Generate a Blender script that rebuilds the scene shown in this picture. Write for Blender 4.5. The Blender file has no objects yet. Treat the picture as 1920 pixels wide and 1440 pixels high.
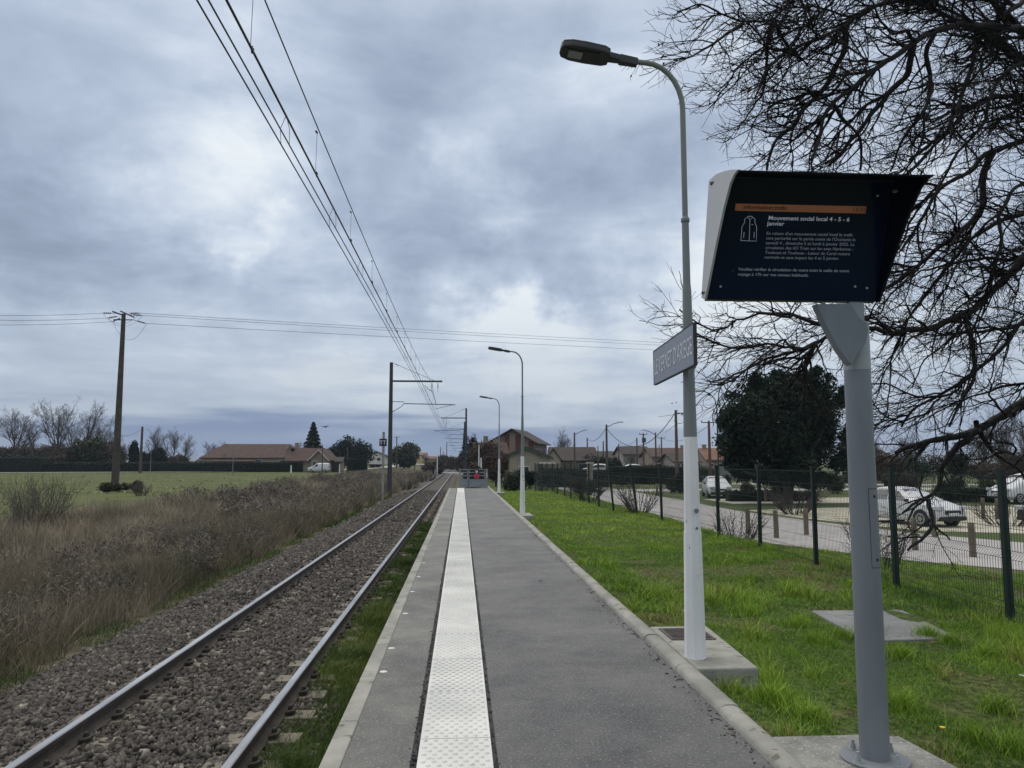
import bpy, math, random
import numpy as np
from mathutils import Vector, Matrix
random.seed(7); rng = np.random.default_rng(11)
R = math.radians
sc = bpy.context.scene
col = sc.collection

# ------------------------------------------------------------------ camera
PITCH, YAW = R(5.789), R(3.755)
cam_d = bpy.data.cameras.new('camera'); cam = bpy.data.objects.new('camera', cam_d); col.objects.link(cam)
cam.location = (0, 0, 1.6); cam.rotation_euler = (math.pi/2 + PITCH, 0, -YAW)
cam_d.sensor_width = 36; cam_d.lens = 27.0; cam_d.clip_start = 0.05; cam_d.clip_end = 9000
sc.camera = cam
sc.view_settings.view_transform = 'Standard'; sc.view_settings.look = 'None'
sc.view_settings.exposure = 0.10; sc.view_settings.gamma = 1.0
sc.render.resolution_x = 1024; sc.render.resolution_y = 768

# ------------------------------------------------------------------ light
SUN_EL, SUN_AZ = 58.0, -35.0     # azimuth measured from +Y towards +X
sd = bpy.data.lights.new('sun', 'SUN'); sd.energy = 1.5; sd.angle = R(50); sd.color = (1.0, 0.955, 0.89)
sun = bpy.data.objects.new('sun', sd); col.objects.link(sun)
sdir = Vector((math.sin(R(SUN_AZ))*math.cos(R(SUN_EL)), math.cos(R(SUN_AZ))*math.cos(R(SUN_EL)), math.sin(R(SUN_EL))))
sun.rotation_euler = sdir.to_track_quat('Z', 'Y').to_euler()

# ------------------------------------------------------------------ world
def px_dir(px, py):
    u, v = px-960, 720-py
    f = Vector((math.sin(YAW)*math.cos(PITCH), math.cos(YAW)*math.cos(PITCH), math.sin(PITCH)))
    r = Vector((math.cos(YAW), -math.sin(YAW), 0)); up = r.cross(f)
    return (f*1440 + r*u + up*v)
def at(px, py, D):
    d = px_dir(px, py); return Vector((0, 0, 1.6)) + d*(D/d.y)
def gp(px, py, z):
    d = px_dir(px, py); return Vector((0, 0, 1.6)) + d*((z-1.6)/d.z)

world = bpy.data.worlds.new('World'); sc.world = world; world.use_nodes = True
nt = world.node_tree; N = nt.nodes; L = nt.links; N.clear()
def nd(t, **k):
    n = N.new(t)
    for a, b in k.items(): setattr(n, a, b)
    return n
def mth(op, a, b=None, clamp=False):
    n = nd('ShaderNodeMath', operation=op); n.use_clamp = clamp
    for i, v in enumerate((a, b)):
        if v is None: continue
        if isinstance(v, (int, float)): n.inputs[i].default_value = v
        else: L.new(v, n.inputs[i])
    return n.outputs[0]
def vmth(op, a, b=None):
    n = nd('ShaderNodeVectorMath', operation=op)
    for i, v in enumerate((a, b)):
        if v is None: continue
        if isinstance(v, (tuple, Vector)): n.inputs[i].default_value = v
        else: L.new(v, n.inputs[i])
    return n.outputs['Value'] if op == 'DOT_PRODUCT' else n.outputs[0]
def mapr(v, a, b, c=0., d=1., smooth=True):
    n = nd('ShaderNodeMapRange'); n.interpolation_type = 'SMOOTHSTEP' if smooth else 'LINEAR'
    L.new(v, n.inputs[0])
    for i, q in enumerate((a, b, c, d)): n.inputs[i+1].default_value = q
    return n.outputs[0]
def mixc(f, a, b):
    n = nd('ShaderNodeMix', data_type='RGBA')
    if isinstance(f, float): n.inputs[0].default_value = f
    else: L.new(f, n.inputs[0])
    for i, v in ((6, a), (7, b)):
        if isinstance(v, tuple): n.inputs[i].default_value = (*v, 1)
        else: L.new(v, n.inputs[i])
    return n.outputs[2]
def wnoise(vec, scale, detail, rough=0.55, dist=0.0):
    n = nd('ShaderNodeTexNoise'); n.inputs['Scale'].default_value = scale; n.inputs['Detail'].default_value = detail
    n.inputs['Roughness'].default_value = rough; n.inputs['Distortion'].default_value = dist
    L.new(vec, n.inputs['Vector']); return n
tc = nd('ShaderNodeTexCoord'); dirv = vmth('NORMALIZE', tc.outputs['Generated'])
sep = nd('ShaderNodeSeparateXYZ'); L.new(dirv, sep.inputs[0])
zc = mth('MAXIMUM', sep.outputs[2], 0.0)
zz = mth('ADD', zc, 0.13)
cb = nd('ShaderNodeCombineXYZ'); L.new(mth('DIVIDE', sep.outputs[0], zz), cb.inputs[0]); L.new(mth('DIVIDE', sep.outputs[1], zz), cb.inputs[1])
cb.inputs[2].default_value = 3.7
P = cb.outputs[0]
big = wnoise(P, 0.75, 4, 0.5, 0.35).outputs[0]
mid = wnoise(P, 1.9, 10, 0.58, 0.5).outputs[0]
fine = wnoise(P, 5.5, 8, 0.56, 0.5).outputs[0]
warp = wnoise(dirv, 7.0, 8, 0.62)
wv = vmth('SUBTRACT', warp.outputs[1], (0.5, 0.5, 0.5))
wsc = nd('ShaderNodeVectorMath', operation='SCALE'); L.new(wv, wsc.inputs[0]); wsc.inputs['Scale'].default_value = 0.27
dw = vmth('NORMALIZE', vmth('ADD', dirv, wsc.outputs[0]))
val = mth('ADD', mth('MULTIPLY', big, 0.42), mth('ADD', mth('MULTIPLY', mid, 0.46), mth('MULTIPLY', fine, 0.15)))
val = mth('ADD', val, 0.022)
# broad lighter and darker regions of the cloud deck (directions of the real sky)
def spot(px, py, rad_px, amp, squash=1.0):
    global val
    c = px_dir(px, py).normalized()
    if squash == 1.0:
        d = vmth('DOT_PRODUCT', dw, c)
        k = 2*(1440.0/rad_px)**2/2
        e = mth('EXPONENT', mth('MULTIPLY', mth('SUBTRACT', d, 1.0), k))
    else:
        df = vmth('MULTIPLY', vmth('SUBTRACT', dw, c), Vector((1, 1, squash)))
        d2 = vmth('DOT_PRODUCT', df, df)
        e = mth('EXPONENT', mth('MULTIPLY', d2, -0.5*(1440.0/rad_px)**2))
    val = mth('ADD', val, mth('MULTIPLY', e, amp))
spot(450, 475, 60, .13, 2.0); spot(960, 640, 110, .22, 1.8); spot(1330, 600, 130, .12); spot(640, 560, 80, .08, 2)
spot(150, 610, 170, .08, 2.5); spot(430, 240, 80, .10); spot(900, 345, 60, .13); spot(150, 40, 200, .08)
spot(1120, 60, 150, .07); spot(1500, 350, 300, .10); spot(660, 700, 120, .12, 3); spot(1120, 690, 120, .08, 3)
spot(60, 400, 130, -.14, 1.4); spot(270, 560, 130, -.08, 2); spot(1080, 420, 160, -.13, 1.3); spot(830, 250, 160, -.07)
spot(120, 250, 150, -.05); spot(1180, 240, 120, -.05); spot(560, 120, 160, -.05); spot(1120, 560, 90, -.08, 2); spot(800, 480, 80, -.06)
ramp = nd('ShaderNodeValToRGB'); L.new(mapr(val, 0.295, 0.745, 0, 1, False), ramp.inputs[0])
cr = ramp.color_ramp; cr.interpolation = 'B_SPLINE'
for i, (p_, c_) in enumerate([(0.0, (.21, .26, .345)), (0.25, (.285, .35, .46)), (0.46, (.395, .47, .60)), (0.66, (.52, .60, .725)), (0.84, (.70, .77, .85)), (1.0, (.86, .91, .93))]):
    e = cr.elements[i] if i < 2 else cr.elements.new(p_)
    e.position = p_; e.color = (*c_, 1)
el = mth('ARCSINE', sep.outputs[2])
# low pale layer then slate-blue rain band near the horizon, strongest ahead-left
cl = ramp.outputs[0]
streak = nd('ShaderNodeMapping'); streak.inputs['Scale'].default_value = (3.0, 3.0, 26.0); L.new(dirv, streak.inputs[0])
st = wnoise(streak.outputs[0], 1.6, 5, 0.5).outputs[0]
lowpale = mixc(mapr(st, .3, .7), (.375, .445, .545), (.52, .59, .67))
cl = mixc(mth('MULTIPLY', mapr(el, R(14), R(4.5)), 0.6), cl, lowpale)
azd = vmth('DOT_PRODUCT', dirv, px_dir(620, 830).normalized())
bandw = mapr(azd, 0.90, 0.985, 0.45, 1.0)
eln = mth('ADD', el, mth('MULTIPLY', mth('SUBTRACT', st, .5), R(5.5)))
band = mth('MULTIPLY', mapr(eln, R(3.9), R(1.9)), bandw)
cl = mixc(band, cl, mixc(mapr(st, .35, .65), (.125, .20, .385), (.175, .26, .43)))
cl = mixc(mth('MULTIPLY', mapr(el, R(0.9), R(0.0)), 0.5), cl, (.22, .28, .37))
# an overcast sky is brightest overhead
zen = mapr(sep.outputs[2], 0.52, 0.95, 1.0, 2.1)
cls = nd('ShaderNodeVectorMath', operation='SCALE'); L.new(cl, cls.inputs[0]); L.new(zen, cls.inputs['Scale'])
clz = mixc(mapr(sep.outputs[2], .50, .75), cls.outputs[0], (1.02, 1.0, .95))
bgc = nd('ShaderNodeBackground'); L.new(clz, bgc.inputs[0]); bgc.inputs[1].default_value = 1.0
sky = nd('ShaderNodeTexSky', sky_type='NISHITA'); sky.sun_disc = False; sky.sun_elevation = R(SUN_EL); sky.sun_rotation = R(SUN_AZ)
bgs = nd('ShaderNodeBackground'); L.new(sky.outputs[0], bgs.inputs[0]); bgs.inputs[1].default_value = 0.1
mx = nd('ShaderNodeMixShader'); mx.inputs[0].default_value = 0.94
L.new(bgs.outputs[0], mx.inputs[1]); L.new(bgc.outputs[0], mx.inputs[2])
wo = nd('ShaderNodeOutputWorld'); L.new(mx.outputs[0], wo.inputs[0])
world.cycles.sampling_method = 'MANUAL'; world.cycles.sample_map_resolution = 512

# ------------------------------------------------------------------ materials
def mat(name, c1, c2=None, scale=3.0, rough=0.8, metal=0.0, detail=6, bump=0.0, bscale=None, lo=.35, hi=.65, c3=None, s3=60., t3=.68, tint=None, stretch=None, spec=0.5, nr=.6):
    m = bpy.data.materials.new(name); m.use_nodes = True
    t = m.node_tree; n = t.nodes; l = t.links; b = n['Principled BSDF']
    b.inputs['Roughness'].default_value = rough; b.inputs['Metallic'].default_value = metal
    b.inputs['Specular IOR Level'].default_value = spec
    tcn = n.new('ShaderNodeTexCoord'); vec = tcn.outputs['Object']
    if stretch:
        mp = n.new('ShaderNodeMapping'); mp.inputs['Scale'].default_value = stretch; l.new(vec, mp.inputs[0]); vec = mp.outputs[0]
    def ns(s, d=detail, r=nr):
        q = n.new('ShaderNodeTexNoise'); q.inputs['Scale'].default_value = s; q.inputs['Detail'].default_value = d; q.inputs['Roughness'].default_value = r
        l.new(vec, q.inputs['Vector']); return q.outputs[0]
    def rmp(v, a, bb):
        q = n.new('ShaderNodeMapRange'); l.new(v, q.inputs[0]); q.inputs[1].default_value = a; q.inputs[2].default_value = bb; return q.outputs[0]
    def mixn(f, a, bb):
        q = n.new('ShaderNodeMix'); q.data_type = 'RGBA'; l.new(f, q.inputs[0])
        for i, v in ((6, a), (7, bb)):
            if isinstance(v, tuple): q.inputs[i].default_value = (*v, 1)
            else: l.new(v, q.inputs[i])
        return q.outputs[2]
    c = c1
    if c2 is not None: c = mixn(rmp(ns(scale), lo, hi), c1, c2)
    if c3 is not None: c = mixn(rmp(ns(s3, 3), t3, t3+.06), c, c3)
    if tint is not None:      # natural blade-to-blade / stone-to-stone variation
        an = n.new('ShaderNodeAttribute'); an.attribute_name = 'tint'
        rp = n.new('ShaderNodeValToRGB'); l.new(an.outputs['Fac'], rp.inputs[0])
        for i, (p_, c_) in enumerate(tint):
            e = rp.color_ramp.elements[i] if i < 2 else rp.color_ramp.elements.new(p_)
            e.position = p_; e.color = (*c_, 1)
        c = rp.outputs[0]
        if c2 is not None:
            q = n.new('ShaderNodeMix'); q.data_type = 'RGBA'; q.blend_type = 'MULTIPLY'; q.inputs[0].default_value = 1
            l.new(c, q.inputs[6]); l.new(mixn(rmp(ns(scale), lo, hi), c1, c2), q.inputs[7]); c = q.outputs[2]
    if isinstance(c, tuple): b.inputs['Base Color'].default_value = (*c, 1)
    else: l.new(c, b.inputs['Base Color'])
    if bump:
        bp = n.new('ShaderNodeBump'); bp.inputs['Strength'].default_value = bump; bp.inputs['Distance'].default_value = .02
        l.new(ns(bscale or scale*6), bp.inputs['Height']); l.new(bp.outputs[0], b.inputs['Normal'])
    return m
def glass(name, c=(.03, .035, .04), rough=.08):
    m = mat(name, c, tuple(x*1.4 for x in c), 2., rough=rough, spec=.8); return m
def emis(name, c, s):
    m = mat(name, tuple(x*.3 for x in c), rough=.4); b = m.node_tree.nodes['Principled BSDF']
    b.inputs['Emission Color'].default_value = (*c, 1); b.inputs['Emission Strength'].default_value = s; return m
M = {}
M['asphalt'] = mat('asphalt', (.080, .081, .084), (.185, .184, .182), .75, .9, detail=12, bump=.9, bscale=55, c3=(.32, .32, .31), s3=60., t3=.57, lo=.36, hi=.64, nr=.80)
M['asphalt_edge'] = mat('edge_asphalt', (.105, .107, .104), (.235, .232, .21), .9, .9, detail=12, bump=.9, bscale=55, c3=(.38, .38, .36), s3=60., t3=.57, lo=.36, hi=.64, nr=.80)
M['tar'] = mat('tar', (.012, .012, .013), (.03, .03, .03), 30, .7, bump=.5)
M['tactile'] = mat('tactile_concrete', (.50, .505, .485), (.64, .64, .61), 1.6, .75, detail=8, bump=.15, bscale=70, c3=(.42, .42, .39), s3=18., t3=.66)
M['concrete'] = mat('concrete', (.19, .187, .165), (.33, .325, .29), 2.2, .9, detail=9, bump=.4, bscale=45, c3=(.12, .12, .09), s3=9., t3=.62)
M['concrete_light'] = mat('light_concrete', (.19, .19, .16), (.35, .35, .315), 3.2, .9, detail=12, bump=.4, bscale=60, c3=(.17, .17, .14), s3=9., t3=.60, lo=.3, hi=.7)
M['slab_rough'] = mat('exposed_concrete', (.16, .16, .145), (.30, .30, .275), 5, .9, detail=10, bump=.7, bscale=60, c3=(.45, .45, .42), s3=55., t3=.60)
M['flat_slab'] = mat('flat_slab_concrete', (.15, .155, .155), (.235, .235, .235), 2.5, .9, detail=12, bump=.4, bscale=50, c3=(.09, .095, .075), s3=8, t3=.62)
M['white_paint'] = mat('white_paint', (.66, .67, .66), (.79, .79, .79), 2.5, .5, bump=.08, detail=10, c3=(.38, .37, .33), s3=24., t3=.675, stretch=(1, 1, .45))
M['road_paint'] = mat('road_paint', (.7, .7, .68), (.5, .5, .48), 20, .7)
M['grey_paint'] = mat('grey_paint', (.155, .175, .175), (.20, .22, .215), 1.2, .5, bump=.05)
M['green_grey'] = mat('mast_paint', (.16, .18, .165), (.20, .22, .20), 2, .55)
M['lamp_dark'] = mat('lamp_housing', (.022, .024, .027), (.035, .037, .04), 4, .6)
M['lens'] = mat('lamp_lens', (.20, .22, .22), (.26, .28, .28), 6, .15)
M['galv'] = mat('galvanised', (.15, .168, .185), (.22, .24, .26), 1.7, .5, metal=.2, detail=8, stretch=(1, 1, .25), c3=(.17, .19, .21), s3=40., t3=.72)
M['galv_light'] = mat('galvanised_light', (.27, .295, .305), (.33, .355, .365), 2, .5, metal=.1)
M['steel'] = mat('dark_steel', (.035, .042, .048), (.06, .065, .07), 3, .6, metal=.2)
M['wire'] = mat('wire', (.02, .021, .023), rough=.5, metal=.3)
M['black_case'] = mat('black_casing', (.003, .005, .012), (.005, .008, .016), 3, .42, spec=.3)
M['screen_glass'] = mat('screen_glass', (.005, .011, .034), (.006, .014, .042), 2, .12, spec=.25)
M['alu'] = mat('light_casing', (.40, .41, .42), (.44, .45, .46), 2, .5)
M['sign_blue'] = mat('sign_blue_grey', (.15, .165, .215), (.175, .19, .24), 3, .4)
M['sign_white'] = mat('sign_white', (.55, .57, .60), rough=.5)
M['txt'] = emis('screen_white', (.50, .57, .68), .26)
M['txt_dim'] = emis('screen_grey_white', (.42, .49, .60), .13)
M['orange'] = emis('screen_orange', (.50, .20, .10), .12)
M['txt_dark'] = mat('screen_dark', (.03, .02, .02), rough=.4)
M['rail_side'] = mat('rail_rust', (.045, .037, .031), (.085, .068, .057), 6, .85, bump=.3)
M['rail_top'] = mat('rail_head', (.26, .26, .27), (.42, .43, .44), 3, .33, metal=.7, stretch=(4, .4, 1))
M['sleeper'] = mat('sleeper_concrete', (.13, .115, .09), (.22, .195, .155), 5, .95, bump=.4)
M['clip'] = mat('rail_clip', (.022, .018, .016), (.05, .04, .033), 20, .8, bump=.3)
M['ballast_bed'] = mat('ballast_bed', (.030, .024, .020), (.09, .075, .062), 22, .95, detail=8, bump=1., bscale=26, c3=(.24, .22, .2), s3=16, t3=.66)
M['stone'] = mat('ballast_stone', (.8, .8, .8), (1, 1, 1), 30, .9, tint=[(0, (.026, .022, .019)), (.45, (.074, .065, .056)), (.8, (.140, .125, .108)), (1, (.30, .27, .23))])
M['grass'] = mat('grass_blade', (.72, .75, .7), (1.1, 1.08, 1.0), .7, .6, spec=.2, tint=[(0, (.050, .120, .016)), (.35, (.120, .25, .026)), (.7, (.26, .41, .042)), (.88, (.40, .48, .08)), (.94, (.20, .15, .08)), (1, (.34, .27, .15))])
M['weed'] = mat('verge_grass_blade', (.7, .75, .7), (1, 1, 1), 1.2, .6, spec=.2, tint=[(0, (.035, .07, .016)), (.5, (.095, .145, .026)), (.8, (.20, .24, .045)), (1, (.34, .31, .17))])
M['brush'] = mat('dry_brush', (.66, .68, .68), (1.12, 1.07, 1.02), .35, .85, spec=.1, lo=.3, hi=.7, tint=[(0, (.085, .090, .052)), (.3, (.185, .172, .115)), (.6, (.265, .228, .178)), (.85, (.39, .335, .26)), (1, (.48, .42, .33))])
M['bramble'] = mat('bramble', (.8, .8, .8), (1, 1, 1), 2, .7, spec=.2, tint=[(0, (.07, .068, .05)), (.5, (.14, .12, .10)), (1, (.25, .21, .185))])
M['leaf_dark'] = mat('evergreen_leaf', (.8, .8, .8), (1, 1, 1), 1, .8, spec=.12, tint=[(0, (.010, .020, .016)), (.6, (.020, .038, .026)), (1, (.050, .075, .042))])
M['leaf_mid'] = mat('shrub_leaf', (.8, .8, .8), (1, 1, 1), 1, .6, spec=.3, tint=[(0, (.018, .030, .014)), (.6, (.04, .055, .022)), (1, (.085, .085, .035))])
M['leaf_brown'] = mat('dry_leaf', (.8, .8, .8), (1, 1, 1), 1, .8, spec=.1, tint=[(0, (.05, .042, .036)), (.6, (.105, .088, .072)), (1, (.17, .14, .11))])
M['leaf_red'] = mat('reddish_twigs', (.8, .8, .8), (1, 1, 1), 1, .8, spec=.1, tint=[(0, (.06, .042, .038)), (1, (.14, .095, .082))])
M['hedge'] = mat('hedge_leaf', (.8, .8, .8), (1, 1, 1), 1, .6, spec=.2, tint=[(0, (.008, .020, .012)), (.7, (.016, .036, .018)), (1, (.035, .055, .024))])
M['bark'] = mat('bark', (.030, .025, .022), (.075, .062, .052), 8, .95, bump=.8, bscale=30, stretch=(1, 1, .4))
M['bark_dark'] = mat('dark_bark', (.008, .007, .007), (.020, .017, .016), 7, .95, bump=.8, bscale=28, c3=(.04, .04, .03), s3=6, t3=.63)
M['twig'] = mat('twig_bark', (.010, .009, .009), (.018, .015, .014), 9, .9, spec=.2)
M['bark_far'] = mat('pale_bark', (.06, .052, .048), (.10, .09, .08), 3, .95)
M['fence_green'] = mat('fence_green', (.003, .012, .010), (.006, .018, .015), 4, .5)
M['wood'] = mat('weathered_wood', (.11, .09, .065), (.20, .165, .12), 6, .9, stretch=(4, 4, .5), bump=.4)
M['wood_pole'] = mat('wood_pole', (.07, .045, .035), (.13, .085, .065), 4, .9, stretch=(4, 4, .4), bump=.3)
M['conc_pole'] = mat('pole_concrete', (.055, .046, .038), (.095, .08, .066), 2, .9, bump=.3)
M['road'] = mat('road_asphalt', (.30, .285, .28), (.38, .365, .35), .5, .9, bump=.2, bscale=40, c3=(.22, .21, .2), s3=3, t3=.6)
M['gravel'] = mat('pale_gravel', (.33, .31, .24), (.46, .43, .35), .7, .95, bump=.4, bscale=30, c3=(.2, .2, .12), s3=1.4, t3=.58)
M['crossing'] = mat('crossing_concrete', (.5, .5, .48), (.6, .6, .57), 1, .8)
M['wall_cream'] = mat('cream_render', (.27, .235, .18), (.34, .30, .23), .8, .9)
M['wall_beige'] = mat('beige_render', (.19, .15, .12), (.25, .205, .165), .8, .9)
M['wall_white'] = mat('white_render', (.50, .50, .46), (.58, .58, .54), .8, .9)
M['wall_yellow'] = mat('yellow_render', (.42, .32, .16), (.5, .38, .2), .8, .9)
M['wall_grey'] = mat('grey_block_wall', (.20, .19, .18), (.27, .255, .24), .6, .95)
M['roof_red'] = mat('red_tiles', (.050, .031, .026), (.082, .050, .041), 1.2, .9, bump=.5, bscale=9, stretch=(1, 1, 1))
M['roof_brown'] = mat('brown_tiles', (.030, .023, .021), (.050, .038, .034), 1.2, .9, bump=.5, bscale=9)
M['roof_orange'] = mat('orange_tiles', (.13, .065, .045), (.19, .10, .07), 1.2, .9, bump=.5, bscale=9)
M['brick'] = mat('red_panel', (.10, .034, .028), (.13, .046, .036), 3, .85)
M['trim_green'] = mat('green_trim', (.045, .065, .05), rough=.7)
M['dark'] = mat('dark_opening', (.012, .013, .015), rough=.5)
M['chimney'] = mat('chimney_render', (.22, .17, .14), (.3, .24, .19), 3, .9)
M['glass'] = glass('window_glass')
M['car_white'] = mat('white_car_paint', (.55, .56, .57), (.60, .61, .62), 1, .25, spec=.6)
M['car_dark'] = mat('dark_car_paint', (.03, .03, .035), rough=.25)
M['car_glass'] = mat('car_glass', (.02, .026, .03), (.035, .045, .05), 2, .08, spec=.4)
M['plastic'] = mat('black_plastic', (.015, .015, .016), rough=.6)
M['tyre'] = mat('tyre', (.015, .015, .015), rough=.85)
M['rim'] = mat('rim', (.35, .36, .37), rough=.35, metal=.5)
M['headlight'] = mat('headlight', (.55, .57, .6), rough=.1)
M['tail_red'] = mat('tail_light', (.3, .02, .02), rough=.2)
M['red'] = mat('red_sign', (.45, .03, .05), rough=.5)
M['black'] = mat('black_sign', (.01, .01, .012), rough=.5)
M['blue'] = mat('blue_shutter', (.06, .12, .25), rough=.6)
M['gate'] = mat('gate_grey', (.17, .20, .22), (.22, .25, .27), 2, .5)
M['iron'] = mat('cast_iron', (.06, .05, .045), (.12, .10, .09), 25, .8, bump=.6)
M['litter'] = mat('dead_leaf', (.035, .026, .02), (.07, .05, .035), 20, .9)
M['paper'] = mat('paper', (.6, .62, .65), rough=.7)
M['flower'] = mat('yellow_petal', (.7, .45, .02), rough=.6)
M['hill'] = mat('wooded_hill', (.05, .06, .045), (.08, .085, .06), .004, .95)
M['insul'] = mat('insulator', (.03, .022, .02), rough=.3)

# ------------------------------------------------------------------ mesh helpers
class MB:
    def __init__(s): s.v = []; s.f = []; s.mi = []; s.m = 0
    def _add(s, vs, fs):
        o = len(s.v); s.v += [tuple(v) for v in vs]; s.f += [tuple(i+o for i in f) for f in fs]; s.mi += [s.m]*len(fs)
    def box(s, c, d, rz=0., rx=0., ry=0.):
        m = Matrix.Translation(c) @ Matrix.Rotation(rz, 4, 'Z') @ Matrix.Rotation(ry, 4, 'Y') @ Matrix.Rotation(rx, 4, 'X')
        vs = [m @ Vector((x*d[0]/2, y*d[1]/2, z*d[2]/2)) for x in (-1, 1) for y in (-1, 1) for z in (-1, 1)]
        s._add(vs, [(0, 1, 3, 2), (4, 6, 7, 5), (0, 4, 5, 1), (2, 3, 7, 6), (0, 2, 6, 4), (1, 5, 7, 3)]); return s
    def bbox(s, x0, x1, y0, y1, z0, z1): return s.box(((x0+x1)/2, (y0+y1)/2, (z0+z1)/2), (abs(x1-x0), abs(y1-y0), abs(z1-z0)))
    def tube(s, pts, r, n=8, cap=True):
        pts = [Vector(p) for p in pts]; rs = r if isinstance(r, (list, tuple)) else [r]*len(pts)
        vs = []; up = None
        for i, p in enumerate(pts):
            t = (pts[min(i+1, len(pts)-1)] - pts[max(i-1, 0)])
            t = t.normalized() if t.length > 1e-9 else Vector((0, 0, 1))
            if up is None: up = Vector((0, 0, 1)) if abs(t.z) < .9 else Vector((1, 0, 0))
            a = t.cross(up).normalized(); b = a.cross(t).normalized(); up = b
            for k in range(n):
                an = 2*math.pi*(k+.5)/n; vs.append(p + (a*math.cos(an)+b*math.sin(an))*rs[i])
        fs = [(i*n+k, i*n+(k+1) % n, (i+1)*n+(k+1) % n, (i+1)*n+k) for i in range(len(pts)-1) for k in range(n)]
        if cap: fs += [tuple(range(n-1, -1, -1)), tuple((len(pts)-1)*n+k for k in range(n))]
        s._add(vs, fs); return s
    def lathe(s, c, prof, n=16, rot=0.):
        c = Vector(c); vs = []
        for r, z in prof:
            for k in range(n):
                a = 2*math.pi*k/n+rot; vs.append((c.x+r*math.cos(a), c.y+r*math.sin(a), c.z+z))
        m = len(prof)
        fs = [(i*n+k, i*n+(k+1) % n, (i+1)*n+(k+1) % n, (i+1)*n+k) for i in range(m-1) for k in range(n)]
        fs += [tuple(range(n-1, -1, -1)), tuple((m-1)*n+k for k in range(n))]
        s._add(vs, fs); return s
    def prism(s, poly, h0, h1, axis='z', mtx=None):
        n = len(poly)
        def pt(a, b, h):
            v = Vector((a, b, h)) if axis == 'z' else (Vector((h, a, b)) if axis == 'x' else Vector((a, h, b)))
            return mtx @ v if mtx else v
        vs = [pt(a, b, h0) for a, b in poly] + [pt(a, b, h1) for a, b in poly]
        fs = [tuple(range(n-1, -1, -1)), tuple(range(n, 2*n))] + [(i, (i+1) % n, n+(i+1) % n, n+i) for i in range(n)]
        s._add(vs, fs); return s
    def face(s, vs): s._add(vs, [tuple(range(len(vs)))]); return s
    def grid(s, rows):
        n = len(rows[0]); vs = [v for r_ in rows for v in r_]
        s._add(vs, [(i*n+k, i*n+k+1, (i+1)*n+k+1, (i+1)*n+k) for i in range(len(rows)-1) for k in range(n-1)]); return s
    def build(s, name, mats, parent=None, smooth=False, bevel=0., recalc=True):
        me = bpy.data.meshes.new(name); me.from_pydata(s.v, [], s.f)
        for m_ in (mats if isinstance(mats, (list, tuple)) else [mats]): me.materials.append(M[m_] if isinstance(m_, str) else m_)
        me.polygons.foreach_set('material_index', s.mi)
        if recalc:
            import bmesh
            bm = bmesh.new(); bm.from_mesh(me); bmesh.ops.recalc_face_normals(bm, faces=bm.faces); bm.to_mesh(me); bm.free()
        if smooth:
            me.polygons.foreach_set('use_smooth', [True]*len(me.polygons))
            try: me.set_sharp_from_angle(angle=R(40))
            except Exception: pass
        o = bpy.data.objects.new(name, me); col.objects.link(o)
        if bevel:
            b = o.modifiers.new('bevel', 'BEVEL'); b.width = bevel; b.segments = 2; b.limit_method = 'ANGLE'
        if parent is not None: o.parent = parent
        return o
def npmesh(name, V, F, mats, parent=None, tint=None, smooth=False, mi=None):
    """V (n,3) array, F (m,k) array of one polygon size"""
    V = np.asarray(V, dtype=np.float32); F = np.asarray(F, dtype=np.int32); m, k = F.shape
    me = bpy.data.meshes.new(name)
    me.vertices.add(len(V)); me.vertices.foreach_set('co', V.ravel())
    me.loops.add(m*k); me.loops.foreach_set('vertex_index', F.ravel())
    me.polygons.add(m); me.polygons.foreach_set('loop_start', np.arange(m, dtype=np.int32)*k)
    me.polygons.foreach_set('loop_total', np.full(m, k, dtype=np.int32))
    if smooth: me.polygons.foreach_set('use_smooth', np.ones(m, dtype=bool))
    for m_ in (mats if isinstance(mats, (list, tuple)) else [mats]): me.materials.append(M[m_])
    if mi is not None: me.polygons.foreach_set('material_index', np.asarray(mi, dtype=np.int32))
    if tint is not None:
        a = me.attributes.new('tint', 'FLOAT', 'FACE'); a.data.foreach_set('value', np.asarray(tint, dtype=np.float32))
    me.update(calc_edges=True); me.validate()
    o = bpy.data.objects.new(name, me); col.objects.link(o)
    if parent is not None: o.parent = parent
    return o
def tag(o, label, cat, group=None):
    o['label'] = label; o['category'] = cat
    if group: o['group'] = group
    return o
def thing(name, label, cat, loc=(0, 0, 0), rz=0., group=None):
    o = bpy.data.objects.new(name, None); col.objects.link(o); o.empty_display_size = .2
    o.location = loc; o.rotation_euler = (0, 0, rz); return tag(o, label, cat, group)
def struct(o): o['kind'] = 'structure'; return o
def stuff(o, label=None, cat=None):
    o['kind'] = 'stuff'
    if label: o['label'] = label; o['category'] = cat
    return o
CH = {}
def copy_tree(o, parent=None, label=None, loc=None, rz=None, scale=None, group=None):
    c = o.copy(); col.objects.link(c)
    if parent is not None: c.parent = parent
    for ch in [q for q in bpy.data.objects if q.parent == o] if o.name not in CH else CH[o.name]: copy_tree(ch, c)
    if label: c['label'] = label
    if group: c['group'] = group
    if loc is not None: c.location = loc
    if rz is not None: c.rotation_euler = (0, 0, rz)
    if scale is not None: c.scale = scale if isinstance(scale, (tuple, list)) else (scale,)*3
    return c
def freeze(o):   # remember children once, so copying stays quick
    CH[o.name] = [q for q in bpy.data.objects if q.parent == o]
    for q in CH[o.name]: freeze(q)
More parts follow.
